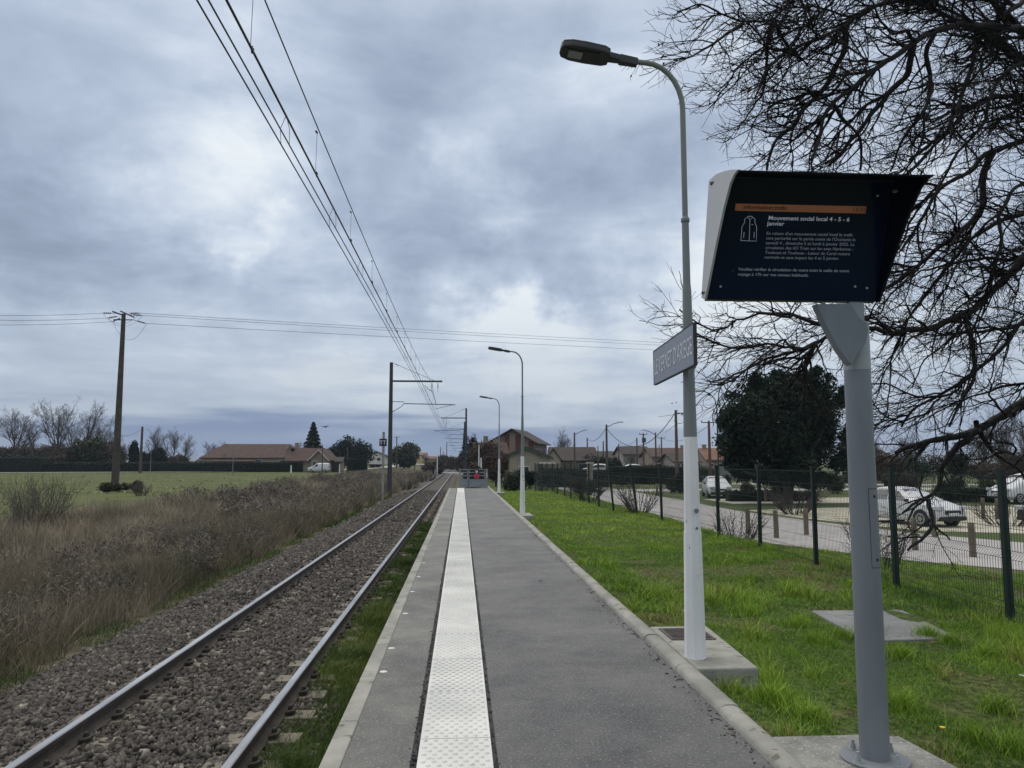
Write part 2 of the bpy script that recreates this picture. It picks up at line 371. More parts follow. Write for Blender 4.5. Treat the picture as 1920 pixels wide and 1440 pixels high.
def text(s_, size, mname, parent, name='lettering', mtx=None, width=None, extrude=.001, align='LEFT', bold=0., spacing=1.):
    cu = bpy.data.curves.new(name, 'FONT'); cu.body = s_; cu.size = size; cu.extrude = extrude; cu.offset = bold; cu.align_x = align; cu.space_line = spacing
    cu.resolution_u = 3
    ob = bpy.data.objects.new(name, cu); col.objects.link(ob)
    bpy.context.view_layer.update()
    me = bpy.data.meshes.new_from_object(ob.evaluated_get(bpy.context.evaluated_depsgraph_get()))
    bpy.data.objects.remove(ob)
    me.materials.clear(); me.materials.append(M[mname])
    if width:
        xs = [v.co.x for v in me.vertices]; k = width/(max(xs)-min(xs))
        for v in me.vertices: v.co.x *= k
    if mtx: me.transform(mtx)
    o = bpy.data.objects.new(name, me); col.objects.link(o); o.parent = parent
    return o
def ss(a, b, x):
    t = np.clip((np.asarray(x, float)-a)/(b-a), 0, 1); return t*t*(3-2*t)
_vt = rng.random((256, 256))
def vn(x, y, s=1.0, o=0):
    x = np.asarray(x, float)*s+37.3+o*17.7; y = np.asarray(y, float)*s+91.1+o*5.3
    xi = np.floor(x).astype(int); yi = np.floor(y).astype(int); fx = x-xi; fy = y-yi
    fx = fx*fx*(3-2*fx); fy = fy*fy*(3-2*fy)
    g = lambda a, b: _vt[a % 256, b % 256]
    return (g(xi, yi)*(1-fx)+g(xi+1, yi)*fx)*(1-fy)+(g(xi, yi+1)*(1-fx)+g(xi+1, yi+1)*fx)*fy
def fbm(x, y, s=1., o=0): return .5*vn(x, y, s, o)+.3*vn(x, y, s*2.1, o+1)+.2*vn(x, y, s*4.3, o+2)

def gz(x, y):
    x = np.asarray(x, float); y = np.asarray(y, float)
    right = -0.09-0.13*ss(1.9, 3.0, x)-0.73*ss(6.4, 8.4, x)
    right = right - 0.55*ss(47.5, 50, y)*(1-ss(5, 8, x))
    left = -0.92-0.08*ss(-5.2, -7.5, x)+0.50*ss(-9.5, -14.5, x)
    rise = 1.85*ss(210, 360, y)*ss(-9, -22, x)
    left = left+rise
    t = ss(-0.2, 1.0, x)
    z = left*(1-t)+right*t
    z = z + (vn(x, y, .9)-.5)*.05*ss(2.0, 3.0, np.abs(x-.3))*(1-ss(8, 9, x))
    return z
# ------------------------------------------------------------------ ground
def axis(*segs):
    out = []
    for a, b, st in segs: out += list(np.arange(a, b, st))
    return np.array(out+[segs[-1][1]])
gxs = axis((-4000, -400, 400), (-400, -60, 20), (-60, -20, 2.5), (-20, 20, .45), (20, 60, 4), (60, 400, 20), (400, 4000, 400))
gys = axis((-40, -2, 4), (-2, 30, .6), (30, 80, 1.5), (80, 400, 10), (400, 4400, 200))
X, Y = np.meshgrid(gxs, gys); Z = gz(X, Y)
nx = len(gxs); idx = np.arange(len(gys)*nx).reshape(len(gys), nx)
F = np.stack([idx[:-1, :-1], idx[:-1, 1:], idx[1:, 1:], idx[1:, :-1]], -1).reshape(-1, 4)
m = bpy.data.materials.new('ground'); m.use_nodes = True; M['ground'] = m
t_ = m.node_tree; N = t_.nodes; L = t_.links; b_ = N['Principled BSDF']; b_.inputs['Roughness'].default_value = .95; b_.inputs['Specular IOR Level'].default_value = .15
gt = nd('ShaderNodeTexCoord'); gs = nd('ShaderNodeSeparateXYZ'); L.new(gt.outputs['Object'], gs.inputs[0])
n1 = wnoise(gt.outputs['Object'], .25, 6).outputs[0]; n2 = wnoise(gt.outputs['Object'], 2.2, 6).outputs[0]; n3 = wnoise(gt.outputs['Object'], 14, 4).outputs[0]
lawn = mixc(mapr(n3, .35, .65), (.028, .045, .012), (.095, .125, .034))
lawn = mixc(mapr(n2, .56, .68), lawn, mixc(mapr(n3, .4, .6), (.05, .038, .022), (.15, .115, .065)))
field = mixc(mapr(n1, .38, .62), (.060, .078, .024), (.092, .104, .034)); field = mixc(mapr(n3, .58, .66), field, (.15, .15, .08))
scrub = mixc(mapr(n2, .35, .65), (.06, .058, .036), (.15, .125, .09))
far = mixc(mapr(n1, .38, .62), (.06, .085, .03), (.10, .11, .05))
xn = mth('ADD', gs.outputs[0], mth('MULTIPLY', mth('SUBTRACT', n1, .5), 6.0))
cL = mixc(mapr(xn, -16.5, -14.0), field, scrub)
cR = mixc(mapr(gs.outputs[0], 8.0, 9.0), lawn, far)
cc = mixc(mapr(gs.outputs[0], -1., 1.), cL, cR)
L.new(cc, b_.inputs['Base Color'])
bp_ = nd('ShaderNodeBump'); bp_.inputs['Strength'].default_value = .6; bp_.inputs['Distance'].default_value = .05; L.new(n3, bp_.inputs['Height']); L.new(bp_.outputs[0], b_.inputs['Normal'])
g_ = struct(npmesh('ground', np.stack([X, Y, Z], -1).reshape(-1, 3), F, 'ground', smooth=True))

# far wooded hills
for (x0, x1, yy, hh, sd_) in ((250, 3400, 3500, 46, 1), (-3000, -200, 3700, 22, 5)):
    xs = np.linspace(x0, x1, 70); ys = np.linspace(0, 900, 8); XX, YY = np.meshgrid(xs, ys)
    e = ss(x0, x0+(x1-x0)*.3, XX)*(1-ss(x1-(x1-x0)*.2, x1, XX))
    ZZ = -2+e*hh*np.sin(np.clip(YY/900, 0, 1)*math.pi)*(.55+.8*fbm(XX, YY, .0022, sd_))
    id2 = np.arange(70*8).reshape(8, 70); F2 = np.stack([id2[:-1, :-1], id2[:-1, 1:], id2[1:, 1:], id2[1:, :-1]], -1).reshape(-1, 4)
    struct(npmesh('hills', np.stack([XX, YY+yy, ZZ], -1).reshape(-1, 3), F2, 'hill', smooth=True))

def sheet(name, pts, z, mname, n=1):
    mb = MB(); mb.face([(p[0], p[1], z) for p in pts]); return struct(mb.build(name, mname, recalc=False))
ZR = -0.95
road = sheet('station_road', [(14.6, 16), (11.6, 19.5), (9.6, 24), (8.9, 29), (8.75, 36), (8.9, 56), (9.3, 75), (9.6, 95), (14.5, 95), (14.6, 70), (14.7, 51), (14.4, 40), (15.0, 33), (16.2, 27), (18.6, 21.5), (23, 18), (30, 16)], ZR+.012, 'road')
sheet('junction_road', [(14.61, 66), (14.61, 71.5), (48, 74), (48, 69)], ZR+.010, 'road')
sheet('gravel_lot', [(17.0, 27.8), (15.4, 34.5), (15.0, 40), (22, 42.5), (44, 44), (60, 40), (60, 30), (30, 27.5), (20.5, 26.2)], ZR+.014, 'gravel')
sheet('gravel_bay', [(16.5, 46.2), (16.5, 52), (40, 56), (62, 56), (62, 48), (40, 48)], ZR+.013, 'gravel')
sheet('far_road', [(15.0, 92), (15.0, 99), (40, 90), (90, 80), (90, 74), (40, 82)], ZR+.016, 'road')
# road on the far left that climbs to the crossing
mb = MB(); ctr = [(-90, 150), (-62, 158), (-45, 163), (-34, 172), (-29, 195), (-25, 235), (-21, 290), (-13.5, 345)]; rows = []
for i, (x, y) in enumerate(ctr):
    a = Vector(ctr[min(i+1, len(ctr)-1)])-Vector(ctr[max(i-1, 0)]); a.normalize(); nrm = Vector((-a.y, a.x)); w = 2.6
    rows.append([(x+nrm.x*s_*w, y+nrm.y*s_*w, float(gz(x, y))+.10) for s_ in (-1, 0, 1)])
# finer steps so that the sheet follows the ground
fine = []
for r0, r1 in zip(rows[:-1], rows[1:]):
    for k in range(8):
        q = k/8; fine.append([tuple(a_*(1-q)+b_*q for a_, b_ in zip(p0, p1)) for p0, p1 in zip(r0, r1)])
fine.append(rows[-1])
fine = [[(p[0], p[1], max(p[2], float(gz(p[0], p[1]))+.08)) for p in r_] for r_ in fine]
struct(mb.grid(fine).build('field_road', 'road', recalc=False))

# ------------------------------------------------------------------ platform
PX0, PX1, PY0, PY1 = -0.74, 1.80, -3.0, 47.6
struct(MB().bbox(PX0+.02, 1.76, PY0, PY1, -1.05, -0.012).build('platform_base', 'concrete'))
struct(MB().bbox(-0.625, -0.262, PY0, PY1, -.011, 0).build('platform_edge_asphalt', 'asphalt_edge'))
struct(MB().bbox(-0.262, .208, PY0, PY1, -.011, -.006).build('tactile_bedding', 'tar'))
struct(MB().bbox(.208, 1.66, PY0, PY1, -.011, 0).build('platform_asphalt', 'asphalt'))
mb = MB(); y = PY0
while y < PY1-.01:       # edging stones on the track side, 1 m each
    y2 = min(y+1.0, PY1); mb.bbox(PX0, -.627, y+.003, y2-.003, -.24, .004); y = y2
struct(mb.build('platform_edging', 'concrete', bevel=.008))
mb = MB(); y = PY0
while y < PY1+2.2:       # rounded kerb on the grass side
    y2 = y+1.0; dz = random.uniform(-.004, .004); dx = random.uniform(-.004, .004)
    if dx < -.0035: dz += .004
    mb.prism([(1.655+dx, -.2), (1.655+dx, .022+dz), (1.668+dx, .040+dz), (1.695+dx, .052+dz), (1.750+dx, .052+dz), (1.782+dx, .040+dz), (1.80+dx, .012+dz), (1.80+dx, -.3)], y+.003, y2-.003, 'y'); y = y2
struct(mb.build('platform_kerb', 'concrete', smooth=True))
# tactile paving: 0.9 m tiles with staggered domes
mb = MB(); y = 4.65-.905*8; tiles = []
while y < PY1-.1:
    mb.bbox(-.225, .180, y+.004, min(y+.900, PY1), -.0058, .006+random.uniform(-.001, .001)); tiles.append(y); y += .905
tb = struct(mb.build('tactile_paving', 'tactile', bevel=.002))
dv = []; df = []; off = 0
ang = np.arange(8)*math.pi/4
ring = np.concatenate([np.stack([np.cos(ang)*.0165, np.sin(ang)*.0165, np.zeros(8)], 1), np.stack([np.cos(ang)*.0120, np.sin(ang)*.0120, np.full(8, .0068)], 1)])
cen = []
for ty in tiles:
    if ty > 40: break
    for r_ in range(17):
        nn = 7 if r_ % 2 == 0 else 6
        for k in range(nn): cen.append((-.0225-.0287*(nn-1)+k*.0574, ty+.032+r_*.0522, .0062))
cen = np.array(cen); V = (cen[:, None, :]+ring[None]).reshape(-1, 3)
q = np.array([[k, (k+1) % 8, 8+(k+1) % 8, 8+k] for k in range(8)]+[[8, 9, 10, 11], [8, 11, 12, 15], [12, 13, 14, 15]])
F = (np.arange(len(cen))[:, None, None]*16+q[None]).reshape(-1, 4)
struct(npmesh('tactile_domes', V, F, 'tactile'))
# ragged tar crumbs along the tactile joint
mb = MB()
for i in range(1100):
    y = 3.2+19*random.random()**1.6; s_ = random.choice((-1, -1, 1)); x = (-.232-abs(random.gauss(0, .018))) if s_ < 0 else (.187+abs(random.gauss(0, .010)))
    w = random.uniform(.004, .013); mb.box((x, y, .001), (w, w*random.uniform(.6, 1.6), .005), rz=random.random()*3)
struct(mb.build('tar_joint', 'tar'))
mb = MB()
for (px, py) in ((719, 1259), (734, 1215), (760, 1150), (773, 1109), (785, 1081), (794, 1055)):
    p = gp(px, py, .002); mb.lathe((p.x, p.y, .0005), [(.030, 0), (.028, .002)], 10)
struct(mb.build('platform_marking', 'road_paint'))
# dead leaves and grit gathered along the kerb
lv = MB()
for i in range(330):
    y = 3.3+14*random.random()**1.5; x = 1.645-abs(random.gauss(0, .05)); a = random.random()*6
    s_ = random.uniform(.004, .012) if random.random() < .85 else random.uniform(.012, .02)
    lv.box((x, y, .003+s_*.1), (s_, s_*random.uniform(.4, 1.8), .003), rz=a, rx=random.uniform(-.2, .2))
stuff(lv.build('leaf_litter', 'litter'), 'dark leaf crumbs and twigs lying along the foot of the platform kerb', 'litter')
lv = MB()
for i in range(650):
    y = 3.3+7*random.random()**1.4; x = 1.62-abs(random.gauss(0, .12)) if random.random() < .6 else random.uniform(-.6, 1.6)
    s_ = random.uniform(.002, .006); lv.box((x, y, .002), (s_, s_*1.3, .002), rz=random.random()*3)
stuff(lv.build('grit', 'concrete_light'), 'pale grit scattered over the dark platform asphalt', 'grit')

# ------------------------------------------------------------------ track
RT = -0.52; XL, XR, XC = -3.14, -1.63, -2.385
def rail_profile(x):   # head, web, foot
    h = [(-.070, 0), (.070, 0), (.070, .010), (.022, .028), (.009, .040), (.009, .100), (.034, .113), (.036, .132), (.036, .146), (.028, .153), (-.028, .153), (-.036, .146), (-.036, .132), (-.034, .113), (-.009, .100), (-.009, .040), (-.022, .028), (-.070, .010)]
    return [(x+a, RT-.153+b) for a, b in h]
rl = []
for x, lab in ((XL, 'long steel rail on the far side of the track, next to the brush'), (XR, 'long steel rail on the platform side of the track')):
    t = thing('rail', lab, 'rail', (x, 0, RT-.153)); mb = MB()
    n = 18; prof = rail_profile(0)
    prof = [(a, b-(RT-.153)) for a, b in prof]
    ys = [-3, 700]
    vs = [(a, yy, b) for yy in ys for a, b in prof]; fs = [(i, (i+1) % n, n+(i+1) % n, n+i) for i in range(n)]
    mb._add(vs, fs); mb.mi = [1 if i in (8, 9, 10) else 0 for i in range(n)]
    body = mb.build('rail_body', ['rail_side', 'rail_top'], t); rl.append(t)
# ballast bed following the sleepers, shoulder down to the brush
xs = np.array([-5.4, -4.95, -4.55, -4.1, -3.8, -3.4, -2.9, -2.385, -1.9, -1.4, -1.15, -.95, -.72]); zs = np.array([-1.06, -.95, -.86, -.765, -.730, -.728, -.712, -.715, -.724, -.735, -.77, -.80, -.82])
ys = axis((-3, 40, .5), (40, 200, 4), (200, 700, 50)); XX, YY = np.meshgrid(xs, ys); ZZ = np.broadcast_to(zs, XX.shape)+(vn(XX, YY, 1.7)-.5)*.05
i2 = np.arange(XX.size).reshape(XX.shape); F = np.stack([i2[:-1, :-1], i2[:-1, 1:], i2[1:, 1:], i2[1:, :-1]], -1).reshape(-1, 4)
struct(npmesh('ballast_bed', np.stack([XX, YY, ZZ], -1).reshape(-1, 3), F, 'ballast_bed', smooth=True))
# stones
def stones(n, x0, x1, y0, y1, smin, smax, power=1.0):
    x = rng.uniform(x0, x1, n); y = y0+(y1-y0)*rng.random(n)**power
    z = np.interp(x, xs, zs)
    s_ = rng.uniform(smin, smax, n)
    t = (1+5**.5)/2
    iv = np.array([(-1, t, 0), (1, t, 0), (-1, -t, 0), (1, -t, 0), (0, -1, t), (0, 1, t), (0, -1, -t), (0, 1, -t), (t, 0, -1), (t, 0, 1), (-t, 0, -1), (-t, 0, 1)])/1.9
    cube = np.array([(-1, -1, -1), (1, -1, -1), (1, 1, -1), (-1, 1, -1), (-1, -1, 1), (1, -1, 1), (1, 1, 1), (-1, 1, 1)])*.8
    jit = rng.uniform(.62, 1.25, (n, 8, 1))*np.ones(3)+rng.uniform(-.34, .34, (n, 8, 3))
    v = cube[None]*jit*np.stack([s_*rng.uniform(.8, 1.4, n), s_*rng.uniform(.6, 1.1, n), s_*rng.uniform(.40, .8, n)], -1)[:, None, :]*.5
    q = rng.normal(size=(n, 4)); q[:, 0] += 0; q /= np.linalg.norm(q, axis=1, keepdims=True); w_, a, b, c = q.T
    Rm = np.stack([1-2*(b*b+c*c), 2*(a*b-c*w_), 2*(a*c+b*w_), 2*(a*b+c*w_), 1-2*(a*a+c*c), 2*(b*c-a*w_), 2*(a*c-b*w_), 2*(b*c+a*w_), 1-2*(a*a+b*b)], -1).reshape(n, 3, 3)
    v = np.einsum('nij,nkj->nki', Rm, v)+np.stack([x, y, z+s_*rng.uniform(.0, .5, n)], -1)[:, None, :]
    fq = np.array([(0, 3, 2, 1), (4, 5, 6, 7), (0, 1, 5, 4), (1, 2, 6, 5), (2, 3, 7, 6), (3, 0, 4, 7)])
    f = (np.arange(n)[:, None, None]*8+fq[None]).reshape(-1, 4)
    return v.reshape(-1, 3), f, np.repeat(np.clip(rng.beta(2, 2.6, n)+(rng.random(n) < .03)*.4, 0, 1), 6)
Vs = []; Fs = []; Ts = []; o = 0
for a in ((44000, -5.15, -1.15, 3.5, 13, .034, .074), (27000, -5.15, -1.15, 13, 30, .045, .09), (12000, -4.95, -1.2, 30, 62, .06, .12), (2500, -5.25, -4.7, 3.5, 30, .03, .06), (500, -1.2, -.80, 3.5, 30, .03, .05)):
    v, f, t = stones(*a); Vs.append(v); Fs.append(f+o); Ts.append(t); o += len(v)
stuff(npmesh('ballast', np.concatenate(Vs), np.concatenate(Fs), 'stone', tint=np.concatenate(Ts)), 'grey-brown crushed stone ballast filling the track bed', 'ballast')
p_ = gp(497, 1424, -.74)
tag(MB().lathe((p_.x, p_.y, -.76), [(.05, 0), (.075, .02), (.07, .045), (.04, .065)], 9).build('stone', 'concrete_light', smooth=True), 'pale round stone in the grass beside the near rail', 'stone')

# sleepers
sl = thing('sleeper', 'concrete twin-block sleeper half buried in the ballast under the rails', 'sleeper', (XC, 0, RT-.153), 0, 'sleepers under the rails')
for sx in (-1, 1):
    mb = MB(); mb.prism([(-.14, -.2), (-.115, -.003), (.115, -.003), (.14, -.2)], -.30, .31, 'x', Matrix.Translation((sx*.755-.0, 0, 0)))
    blk = mb.build('block', 'sleeper', sl, bevel=.008)
    for s2 in (-1, 1):
        mb = MB(); cx = sx*.755+s2*.092
        mb.box((cx, 0, .012), (.062, .13, .018)); mb.tube([(cx-s2*.028, -.055, .022), (cx+s2*.02, -.058, .034), (cx+s2*.032, -.03, .030), (cx+s2*.034, .03, .030), (cx+s2*.02, .058, .034), (cx-s2*.028, .055, .022)], .017, 6)
        mb.lathe((cx+s2*.002, 0, .018), [(.038, 0), (.038, .014), (.024, .018), (.020, .05), (.014, .058)], 8)
        mb.build('rail_clip', 'clip', blk)
mb = MB().bbox(-.46, .46, -.03, .03, -.15, -.10); mb.build('tie_bar', 'rail_side', sl)
freeze(sl); yy = 3.15; k = 0
sl.location.y = 3.15
for i in range(1, 78): copy_tree(sl, loc=(XC, 3.15+.6*i, RT-.153))
far_sl = MB()
for sx in (-1, 1): far_sl.prism([(-.14, -.2), (-.115, -.003), (.115, -.003), (.14, -.2)], -.30, .31, 'x', Matrix.Translation((sx*.755, 0, 0)))
far_sl.bbox(-.50, .50, -.04, .04, -.16, -.09)
fs_ = far_sl.build('sleeper', 'sleeper'); tag(fs_, sl['label'], 'sleeper', 'sleepers under the rails'); fs_.location = (XC, 3.15+.6*78, RT-.153)
for i in range(79, 160):
    c = fs_.copy(); col.objects.link(c); c.location.y = 3.15+.6*i
struct(MB().bbox(-5.4, .9, 150.5, 155, -1.0, RT-.01).build('level_crossing', 'crossing'))

# ------------------------------------------------------------------ blades of grass and dry stems
def blades(n, x, y, z, h, w, lean, seg=2, tint=None, curl=.5):
    """ribbons: seg quads each; arrays of length n"""
    a = rng.uniform(0, 2*math.pi, n); la = rng.uniform(0, 2*math.pi, n)
    t = np.linspace(0, 1, seg+1)[None, :]
    dx = np.cos(la)[:, None]*lean[:, None]*h[:, None]*(t**(1+curl)); dy = np.sin(la)[:, None]*lean[:, None]*h[:, None]*(t**(1+curl))
    zz = h[:, None]*t*(1-.35*np.minimum(lean[:, None], 1.2)*t)
    wd = (w[:, None]*(1-.88*t**1.3))*.5
    wx = np.cos(a)[:, None]*wd; wy = np.sin(a)[:, None]*wd
    cx = x[:, None]+dx; cy = y[:, None]+dy; cz = z[:, None]+zz
    V = np.stack([np.stack([cx-wx, cy-wy, cz], -1), np.stack([cx+wx, cy+wy, cz], -1)], 2).reshape(n, -1, 3)
    f = np.array([[2*k, 2*k+1, 2*k+3, 2*k+2] for k in range(seg)])
    F = (np.arange(n)[:, None, None]*(2*(seg+1))+f[None]).reshape(-1, 4)
    return V.reshape(-1, 3), F, np.repeat(tint, seg)
class Acc:
    def __init__(s): s.V = []; s.F = []; s.T = []; s.o = 0
    def add(s, v, f, t): s.V.append(v); s.F.append(f+s.o); s.T.append(t); s.o += len(v)
    def build(s, name, mname, parent=None): return npmesh(name, np.concatenate(s.V), np.concatenate(s.F), mname, parent, tint=np.concatenate(s.T))
def inbox(x, y, boxes):
    k = np.zeros(len(x), bool)
    for (a, b, c, d) in boxes: k |= (x > a) & (x < b) & (y > c) & (y < d)
    return k
SLABS = [(1.6, 2.37, 5.85, 7.5), (1.6, 2.64, 3.2, 4.56)]
def flat2(x, y): # skewed ground slab
    xa = 4.28-(9.36-y)*.10; return (x > xa-.02) & (x < xa+1.12) & (y > 7.75) & (y < 9.38)
acc = Acc()
for (n, y0, y1, x1, wk, hk) in ((210000, 3.0, 8.5, 8.6, 1.0, 1.0), (270000, 8.5, 17, 14.6, 1.7, 1.05), (120000, 17, 30, 12.2, 2.8, 1.1), (70000, 30, 60, 8.9, 4.5, 1.2)):
    y = rng.uniform(y0, y1, n); x = rng.uniform(1.80, 1.80+x1-1.8, n)
    clump = fbm(x, y, 1.6, 3); tuft = vn(x, y, 4.2, 9); dryn = fbm(x, y, .9, 20)
    bare = ss(.60, .70, dryn)*(1-ss(14, 20, y))
    keep = (x < .70*y+1.2) & (x < np.interp(y, [3, 16, 19.5, 24, 29, 60], [24, 14.5, 11.5, 9.5, 8.8, 8.7])) & ~inbox(x, y, SLABS) & ~flat2(x, y) & (rng.random(n) > bare*.25)
    x, y, clump, tuft, bare, dryn = (q[keep] for q in (x, y, clump, tuft, bare, dryn)); n2_ = len(x)
    near_k = ss(0, .5, x-1.8)
    tf = ss(.58, .85, tuft)*ss(.45, .6, clump)*(1-.7*ss(9, 18, y))
    h = (.022+.050*clump+.19*tf)*(.45+.55*near_k)*rng.uniform(.6, 1.35, n2_)*hk*(1-.5*bare); 
    fence_k = np.exp(-((x-6.2)/.25)**2); h = h*(1+1.1*fence_k)*(1+.5*ss(6.5, 8.0, x))
    w = rng.uniform(.0028, .0060, n2_)*wk
    lawn_yel = ss(10, 24, y)
    tint = np.clip(.37+.75*(clump-.5)+.30*tf+rng.normal(0, .14, n2_)+.30*lawn_yel*(rng.random(n2_) < .8)-.10*(tf > .3)*(rng.random(n2_) < .4), 0, .90)
    dead = (rng.random(n2_) < .05+.62*bare+.25*(1-near_k)*ss(.4, .6, dryn)); tint = np.where(dead, rng.uniform(.91, 1, n2_), tint)
    acc.add(*blades(n2_, x, y, gz(x, y)-.008, h, w, rng.uniform(.15, 1.1, n2_), 2, tint))
stuff(acc.build('lawn', 'grass'), 'green grass growing between the platform kerb and the wire fence', 'grass')
# tall bright tussocks
acc = Acc()
for (px, py) in ((1500, 1170), (1410, 1150), (1530, 1200), (1575, 1190), (1470, 1330), (1690, 1230), (1690, 1330), (1830, 1390), (1870, 1330), (1780, 1200), (1850, 1230), (1445, 1340), (1520, 1370), (1900, 1200), (1600, 1100), (1480, 1100), (1740, 1190), (1300, 1140), (1175, 1110), (1620, 1190), (1385, 1290), (1905, 1410)):
    p = gp(px, py, -.2); n = 420
    r_ = np.abs(rng.normal(0, .085, n)); a = rng.uniform(0, 6.28, n); x = p.x+r_*np.cos(a); y = p.y+r_*np.sin(a)
    k = ~inbox(x, y, SLABS); x, y = x[k], y[k]; n = len(x)
    h = rng.uniform(.08, .21, n)*rng.uniform(.8, 1.05); acc.add(*blades(n, x, y, gz(x, y)-.01, h, rng.uniform(.003, .0065, n), rng.uniform(.2, .9, n), 3, np.clip(rng.normal(.62, .15, n), 0, 1)))
stuff(acc.build('grass_tussocks', 'grass'), 'tall bright tussocks standing out of the lawn', 'grass')
# grass and weeds between the near rail and the platform wall
acc = Acc(); n = 190000
y = 3.0+27*rng.random(n)**1.6; x = rng.uniform(-1.52, -.76, n); d = fbm(x, y, 1.3, 6); gap = ss(.24, .40, d+.12*ss(-1.5, -1.0, x)+.13*ss(14, 8, y))
k = (rng.random(n) < gap) & ~((x < -1.36) & (rng.random(n) < .55)); x, y, d = x[k], y[k], d[k]; n = len(x)
wk = 1+ss(6, 25, y)*2.2
h = (.035+.18*ss(.5, .8, d)*rng.random(n)+.06*rng.random(n)); br = ss(7.5, 9, y)*(1-ss(11.5, 13, y))+.5*(1-ss(5, 7, y))
acc.add(*blades(n, x, y, np.interp(x, xs, zs)+.012, h*(1.15+br*.6), rng.uniform(.003, .006, n)*wk, rng.uniform(.2, 1.1, n), 2, np.clip(rng.normal(.30, .16, n)+.42*br*(vn(x, y, 2., 30)), 0, 1)))
stuff(acc.build('trackside_grass', 'weed'), 'patchy green grass between the near rail and the platform wall', 'grass')
# green fringe at the foot of the ballast shoulder
acc = Acc(); n = 26000
y = 6+50*rng.random(n)**1.4; x = -4.92-np.abs(rng.normal(0, .45, n)); k = rng.random(n) < ss(.38, .6, fbm(x, y, .8, 8)); x, y = x[k], y[k]; n = len(x)
acc.add(*blades(n, x, y, gz(x, y)+.02, rng.uniform(.04, .16, n), rng.uniform(.004, .008, n)*(1+ss(10, 50, y)*3), rng.uniform(.2, 1.2, n), 2, np.clip(rng.normal(.16, .2, n)+.25*ss(.5, .8, vn(x, y, .5, 3)), 0, 1)))
stuff(acc.build('shoulder_grass', 'weed'), 'green grass fringe at the foot of the ballast shoulder', 'grass')
# dry brush
acc = Acc()
def brush_w(y): return -14.2-4.5*ss(20, 120, y)
for (n, y0, y1, wk) in ((150000, 7.5, 18, 1.), (120000, 18, 36, 1.7), (90000, 36, 75, 3.4), (60000, 75, 190, 7.5)):
    y = rng.uniform(y0, y1, n); x = rng.uniform(-20.5, -4.98, n); nb = fbm(x, y, .22, 12)
    edge = brush_w(y)+(nb-.5)*5
    k = (x > edge) & (x > -.72*y-2.5) & (x < -4.98-.45*vn(x, y, 1.1, 4)); x, y, nb = x[k], y[k], nb[k]; n = len(x)
    cl_ = fbm(x, y, .75, 15); fineN = vn(x, y, 3.0, 2)
    nearT = ss(-8.8, -6.0, x)
    h = (.12+.55*ss(.35, .68, cl_)+.30*fineN+.42*nearT*ss(12, 40, y))*rng.uniform(.45, 1.25, n)*(1-.62*ss(0, 1.2, (edge[k]+1.2)-x)*1.0)*(.40+.60*ss(-4.98, -5.7, x))
    w = rng.uniform(.0035, .008, n)*wk
    tint = np.clip(.52+1.35*(fbm(x, y, .45, 40)-.5)+.8*(fineN-.5)+rng.normal(0, .17, n)-.25*ss(-7.5, -5.3, x)*(rng.random(n) < .6), 0, 1)
    acc.add(*blades(n, x, y, gz(x, y)-.02, h, w, rng.uniform(.05, .85, n), 3, tint, .3))
stuff(acc.build('dry_brush', 'brush'), 'dry brown brush and dead grass between the track and the field', 'brush')
# bramble mounds: arching stems with small leaves
def leafcloud(n, cen, rad, size, tint_mu=.5, shell=.35, aspect=2.0, hole=0., squash=.6, droop=0.):
    """n small leaves in a set of ellipsoid clumps; cen (m,3), rad (m,3)"""
    cen = np.asarray(cen, float); rad = np.asarray(rad, float); m = len(cen)
    wgt = rad.prod(1)**(2/3.); i = rng.choice(m, n, p=wgt/wgt.sum())
    d = rng.normal(size=(n, 3)); d /= np.linalg.norm(d, axis=1, keepdims=True)
    r_ = (rng.random(n)**shell)[:, None]*rng.uniform(.8, 1.12, (n, 1))
    wob = .80+.42*vn(d[:, 0]*3+i*3.1, d[:, 2]*3+d[:, 1]*2.3, 1., 5)
    p = cen[i]+d*r_*rad[i]*wob[:, None]
    if hole:
        hv = vn(p[:, 0]*1.0+p[:, 1]*.7, p[:, 2]*1.0-p[:, 1]*.3, 1.6/max(rad.mean(), .3), 7); keep = rng.random(n) < ss(hole-.16, hole+.02, hv)
        p = p[keep]; i = i[keep]; n = len(p)
    a = rng.normal(size=(n, 3)); a[:, 2] -= droop; a /= np.linalg.norm(a, axis=1, keepdims=True)
    b = np.cross(a, rng.normal(size=(n, 3))); b /= np.linalg.norm(b, axis=1, keepdims=True)
    s_ = size*rng.uniform(.6, 1.4, (n, 1)); a = a*s_*aspect*.5; b = b*s_*.5
    V = np.stack([p-a, p+b*.9, p+a, p-b*.9], 1).reshape(-1, 3); F = np.arange(4*n).reshape(n, 4)
    lump = vn(p[:, 0]+p[:, 1], p[:, 2]*1.3+p[:, 1], 1.1, 3)
    t = np.clip(tint_mu+.5*(lump-.5)+rng.normal(0, .16, n), 0, 1)
    return V, F, t
acc = Acc(); cs = []; rs_ = []
for i in range(420):
    y = 9+110*random.random()**1.4; x = random.uniform(-10.5 if y < 40 else -15, -5.9)
    if x < -.7*y-2: continue
    if random.random() < .4: x = random.uniform(-7.2, -5.9)
    s_ = random.uniform(.3, .62)*(1+.4*(y > 30)); cs.append((x, y, float(gz(x, y))+s_*.55)); rs_.append((s_*1.1, s_*1.3, s_*.85))
cs = np.array(cs); rs_ = np.array(rs_)
nearm = cs[:, 1] < 32
acc.add(*leafcloud(80000, cs[nearm], rs_[nearm], .022, .45, shell=.6, aspect=5)); acc.add(*leafcloud(50000, cs[~nearm], rs_[~nearm], .05, .5, shell=.6, aspect=6))
stuff(acc.build('brambles', 'bramble'), 'dark tangled brambles along the edge of the ballast', 'brambles')
